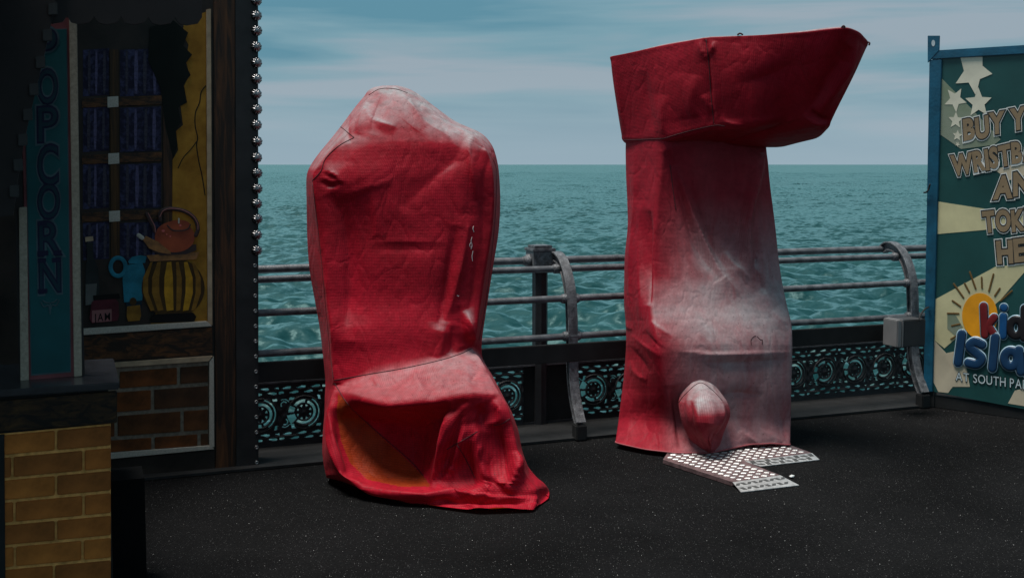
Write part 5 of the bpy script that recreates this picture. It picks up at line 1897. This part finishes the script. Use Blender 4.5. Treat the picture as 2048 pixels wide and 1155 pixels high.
# the badge: a sun with the two words
sunm = mat('sun_orange', (0.7862, 0.3125, 0.0060), rough=0.5, var=0.1)
badge_sun = ks('sun_disc', ell(1960, 631, 35.5, 45.5, 36), 0.0044, sunm, 0.0014)
for a, b in (((440, 340), (472, 430)), ((505, 370), (507, 428)), ((570, 352), (545, 445)), ((605, 430), (578, 470)), ((672, 443), (610, 497)), ((412, 403), (437, 450)), ((352, 405), (405, 480)), ((345, 498), (388, 528)), ((318, 567), (378, 568)), ((342, 635), (384, 626)), ((337, 708), (368, 690))):
    v, f = stroke_vf(KP, [z2(*a), z2(*b)], 1.9, 0.0040, 0.0012, 6)
    obj('sunray', v, f, mat('sunray_brown', (0.14, 0.075, 0.018), rough=0.5), badge_sun)
k_red = mat('kid_red', (0.16, 0.012, 0.014), rough=0.4)
k_blue = mat('kid_blue', (0.006, 0.07, 0.20), rough=0.4)
k_blk = mat('kid_black', (0.012, 0.010, 0.012), rough=0.4)
i_navy = mat('island_navy', (0.008, 0.042, 0.105), rough=0.4)
i_rim = mat('island_rim', (0.3024, 0.4334, 0.5242), rough=0.45)
i_drk = mat('island_dark_rim', (0.010, 0.014, 0.018), rough=0.45)


def balloon(strokes, m, r, lift, rims):
    parts, mi = [], []
    for rr, ll, k in rims + [(r, lift, len(rims))]:
        for s in strokes:
            v, f = stroke_vf(KP, [z2(*p) for p in s], rr, ll, 0.0022)
            parts.append((v, f)); mi += [k] * len(f)
    v, f = join(parts)
    return v, f, mi


def arc2(cx, cy, rx, ry, a0, a1, n=10):
    return [(cx + rx * math.cos(math.radians(a0 + (a1 - a0) * i / n)), cy + ry * math.sin(math.radians(a0 + (a1 - a0) * i / n))) for i in range(n + 1)]


for st, m in (([[(517, 528), (524, 685)], [(575, 590), (540, 632)], [(540, 632), (578, 690)]], k_red), ([[(626, 585), (624, 688)], [(628, 535), (628.5, 537)]], k_blue), ([arc2(695, 645, 34, 44, 0, 360), [(742, 540), (738, 700)]], k_blk), ([[(830, 612), (795, 605), (778, 630), (808, 655), (828, 682), (800, 705), (770, 698)]], k_red)):
    v, f, mi = balloon(st, m, 7.2, 0.0092, [(9.8, 0.0068, 0), (8.4, 0.0080, 1)])
    obj('letter', v, f, [i_rim, i_drk, m], boardk, mi=mi, smooth=True)
for st in ([[(398, 682), (378, 835)]], [[(508, 738), (470, 722), (440, 748), (475, 782), (506, 815), (480, 845), (435, 838)]], [[(582, 700), (566, 865)]], [arc2(668, 815, 36, 42, 0, 360), [(712, 770), (722, 885)]], [[(762, 790), (762, 905)], [(762, 815), (800, 785), (826, 815), (826, 915)]], [arc2(880, 860, 36, 42, 0, 360), [(925, 735), (925, 920)]]):
    v, f, mi = balloon(st, i_navy, 8.2, 0.0124, [(11.0, 0.0100, 0), (9.2, 0.0112, 1)])
    obj('letter', v, f, [i_rim, i_drk, i_navy], boardk, mi=mi, smooth=True)

# ---- grey junction box clipped to the railing beside the sign
jb = W(1785, 662, 7.62)
JP = Plane(jb, RD)
jbox = thing('junction_box', Vector((jb[0], jb[1], jb[2])), 'grey plastic junction box hung between the railing and the blue sign frame', 'junction box')
grey_l = mat('box_lid_grey', (0.17, 0.163, 0.16), rough=0.55, var=0.1)
grey_d = mat('box_body_dark', (0.030, 0.029, 0.029), rough=0.55, var=0.15)
A0 = JP.hit(1806, 694); B0 = JP.hit(1851, 688); hgt = JP.hit(1806, 640)[2] - A0[2]
wb = np.dot(B0 - A0, RD)
v, f = box_vf(A0 - JP.n * 0.14, RD * wb, JP.n * 0.14, UP * hgt)
bevel(obj('body', v, f, grey_d, jbox), 0.006)
v, f = box_vf(A0 - RD * 0.012 - JP.n * 0.150, RD * 0.011, JP.n * 0.155, UP * (hgt + 0.004))
bevel(obj('gasket', v, f, grey_l, jbox), 0.002)
v, f = box_vf(A0 - RD * 0.052 - JP.n * 0.146, RD * 0.039, JP.n * 0.149, UP * (hgt + 0.001))
bevel(obj('lid', v, f, grey_l, jbox), 0.006)
# cable loop from the box to the sign
cpts = [W(1838, 641, 7.66), W(1840, 632, 7.68), W(1846, 622, 7.74), W(1852, 616, 7.82), W(1857, 614, 7.98)]
v, f = tube_vf(smooth_line(cpts, 6), 0.006, 8)
obj('cable', v, f, black, jbox, smooth=True)
v, f = tube_vf(smooth_line([W(1848, 385, 8.02), W(1853, 384, 7.98), W(1857, 378, 7.98), W(1860, 368, 7.97)], 5), 0.006, 8)
o = obj('cable_tie', v, f, black, ksign, smooth=True)

# ---- litter: small pale scrap on the deck
sc_ = [G(1578, 951, 0.006), G(1583, 948, 0.016), G(1589, 949.5, 0.010), G(1588, 952.5, 0.005), G(1582, 953, 0.012)]
v = sc_ + [p - UP * 0.002 for p in sc_]
f = [(0, 1, 2, 3, 4), (9, 8, 7, 6, 5)] + [(i, i + 5, (i + 1) % 5 + 5, (i + 1) % 5) for i in range(5)]
tag(obj('paper_scrap', v, f, mat('paper_white', (0.62, 0.62, 0.60), rough=0.8)), 'tiny white paper scrap on the deck right of the tread plate ramp', 'litter')
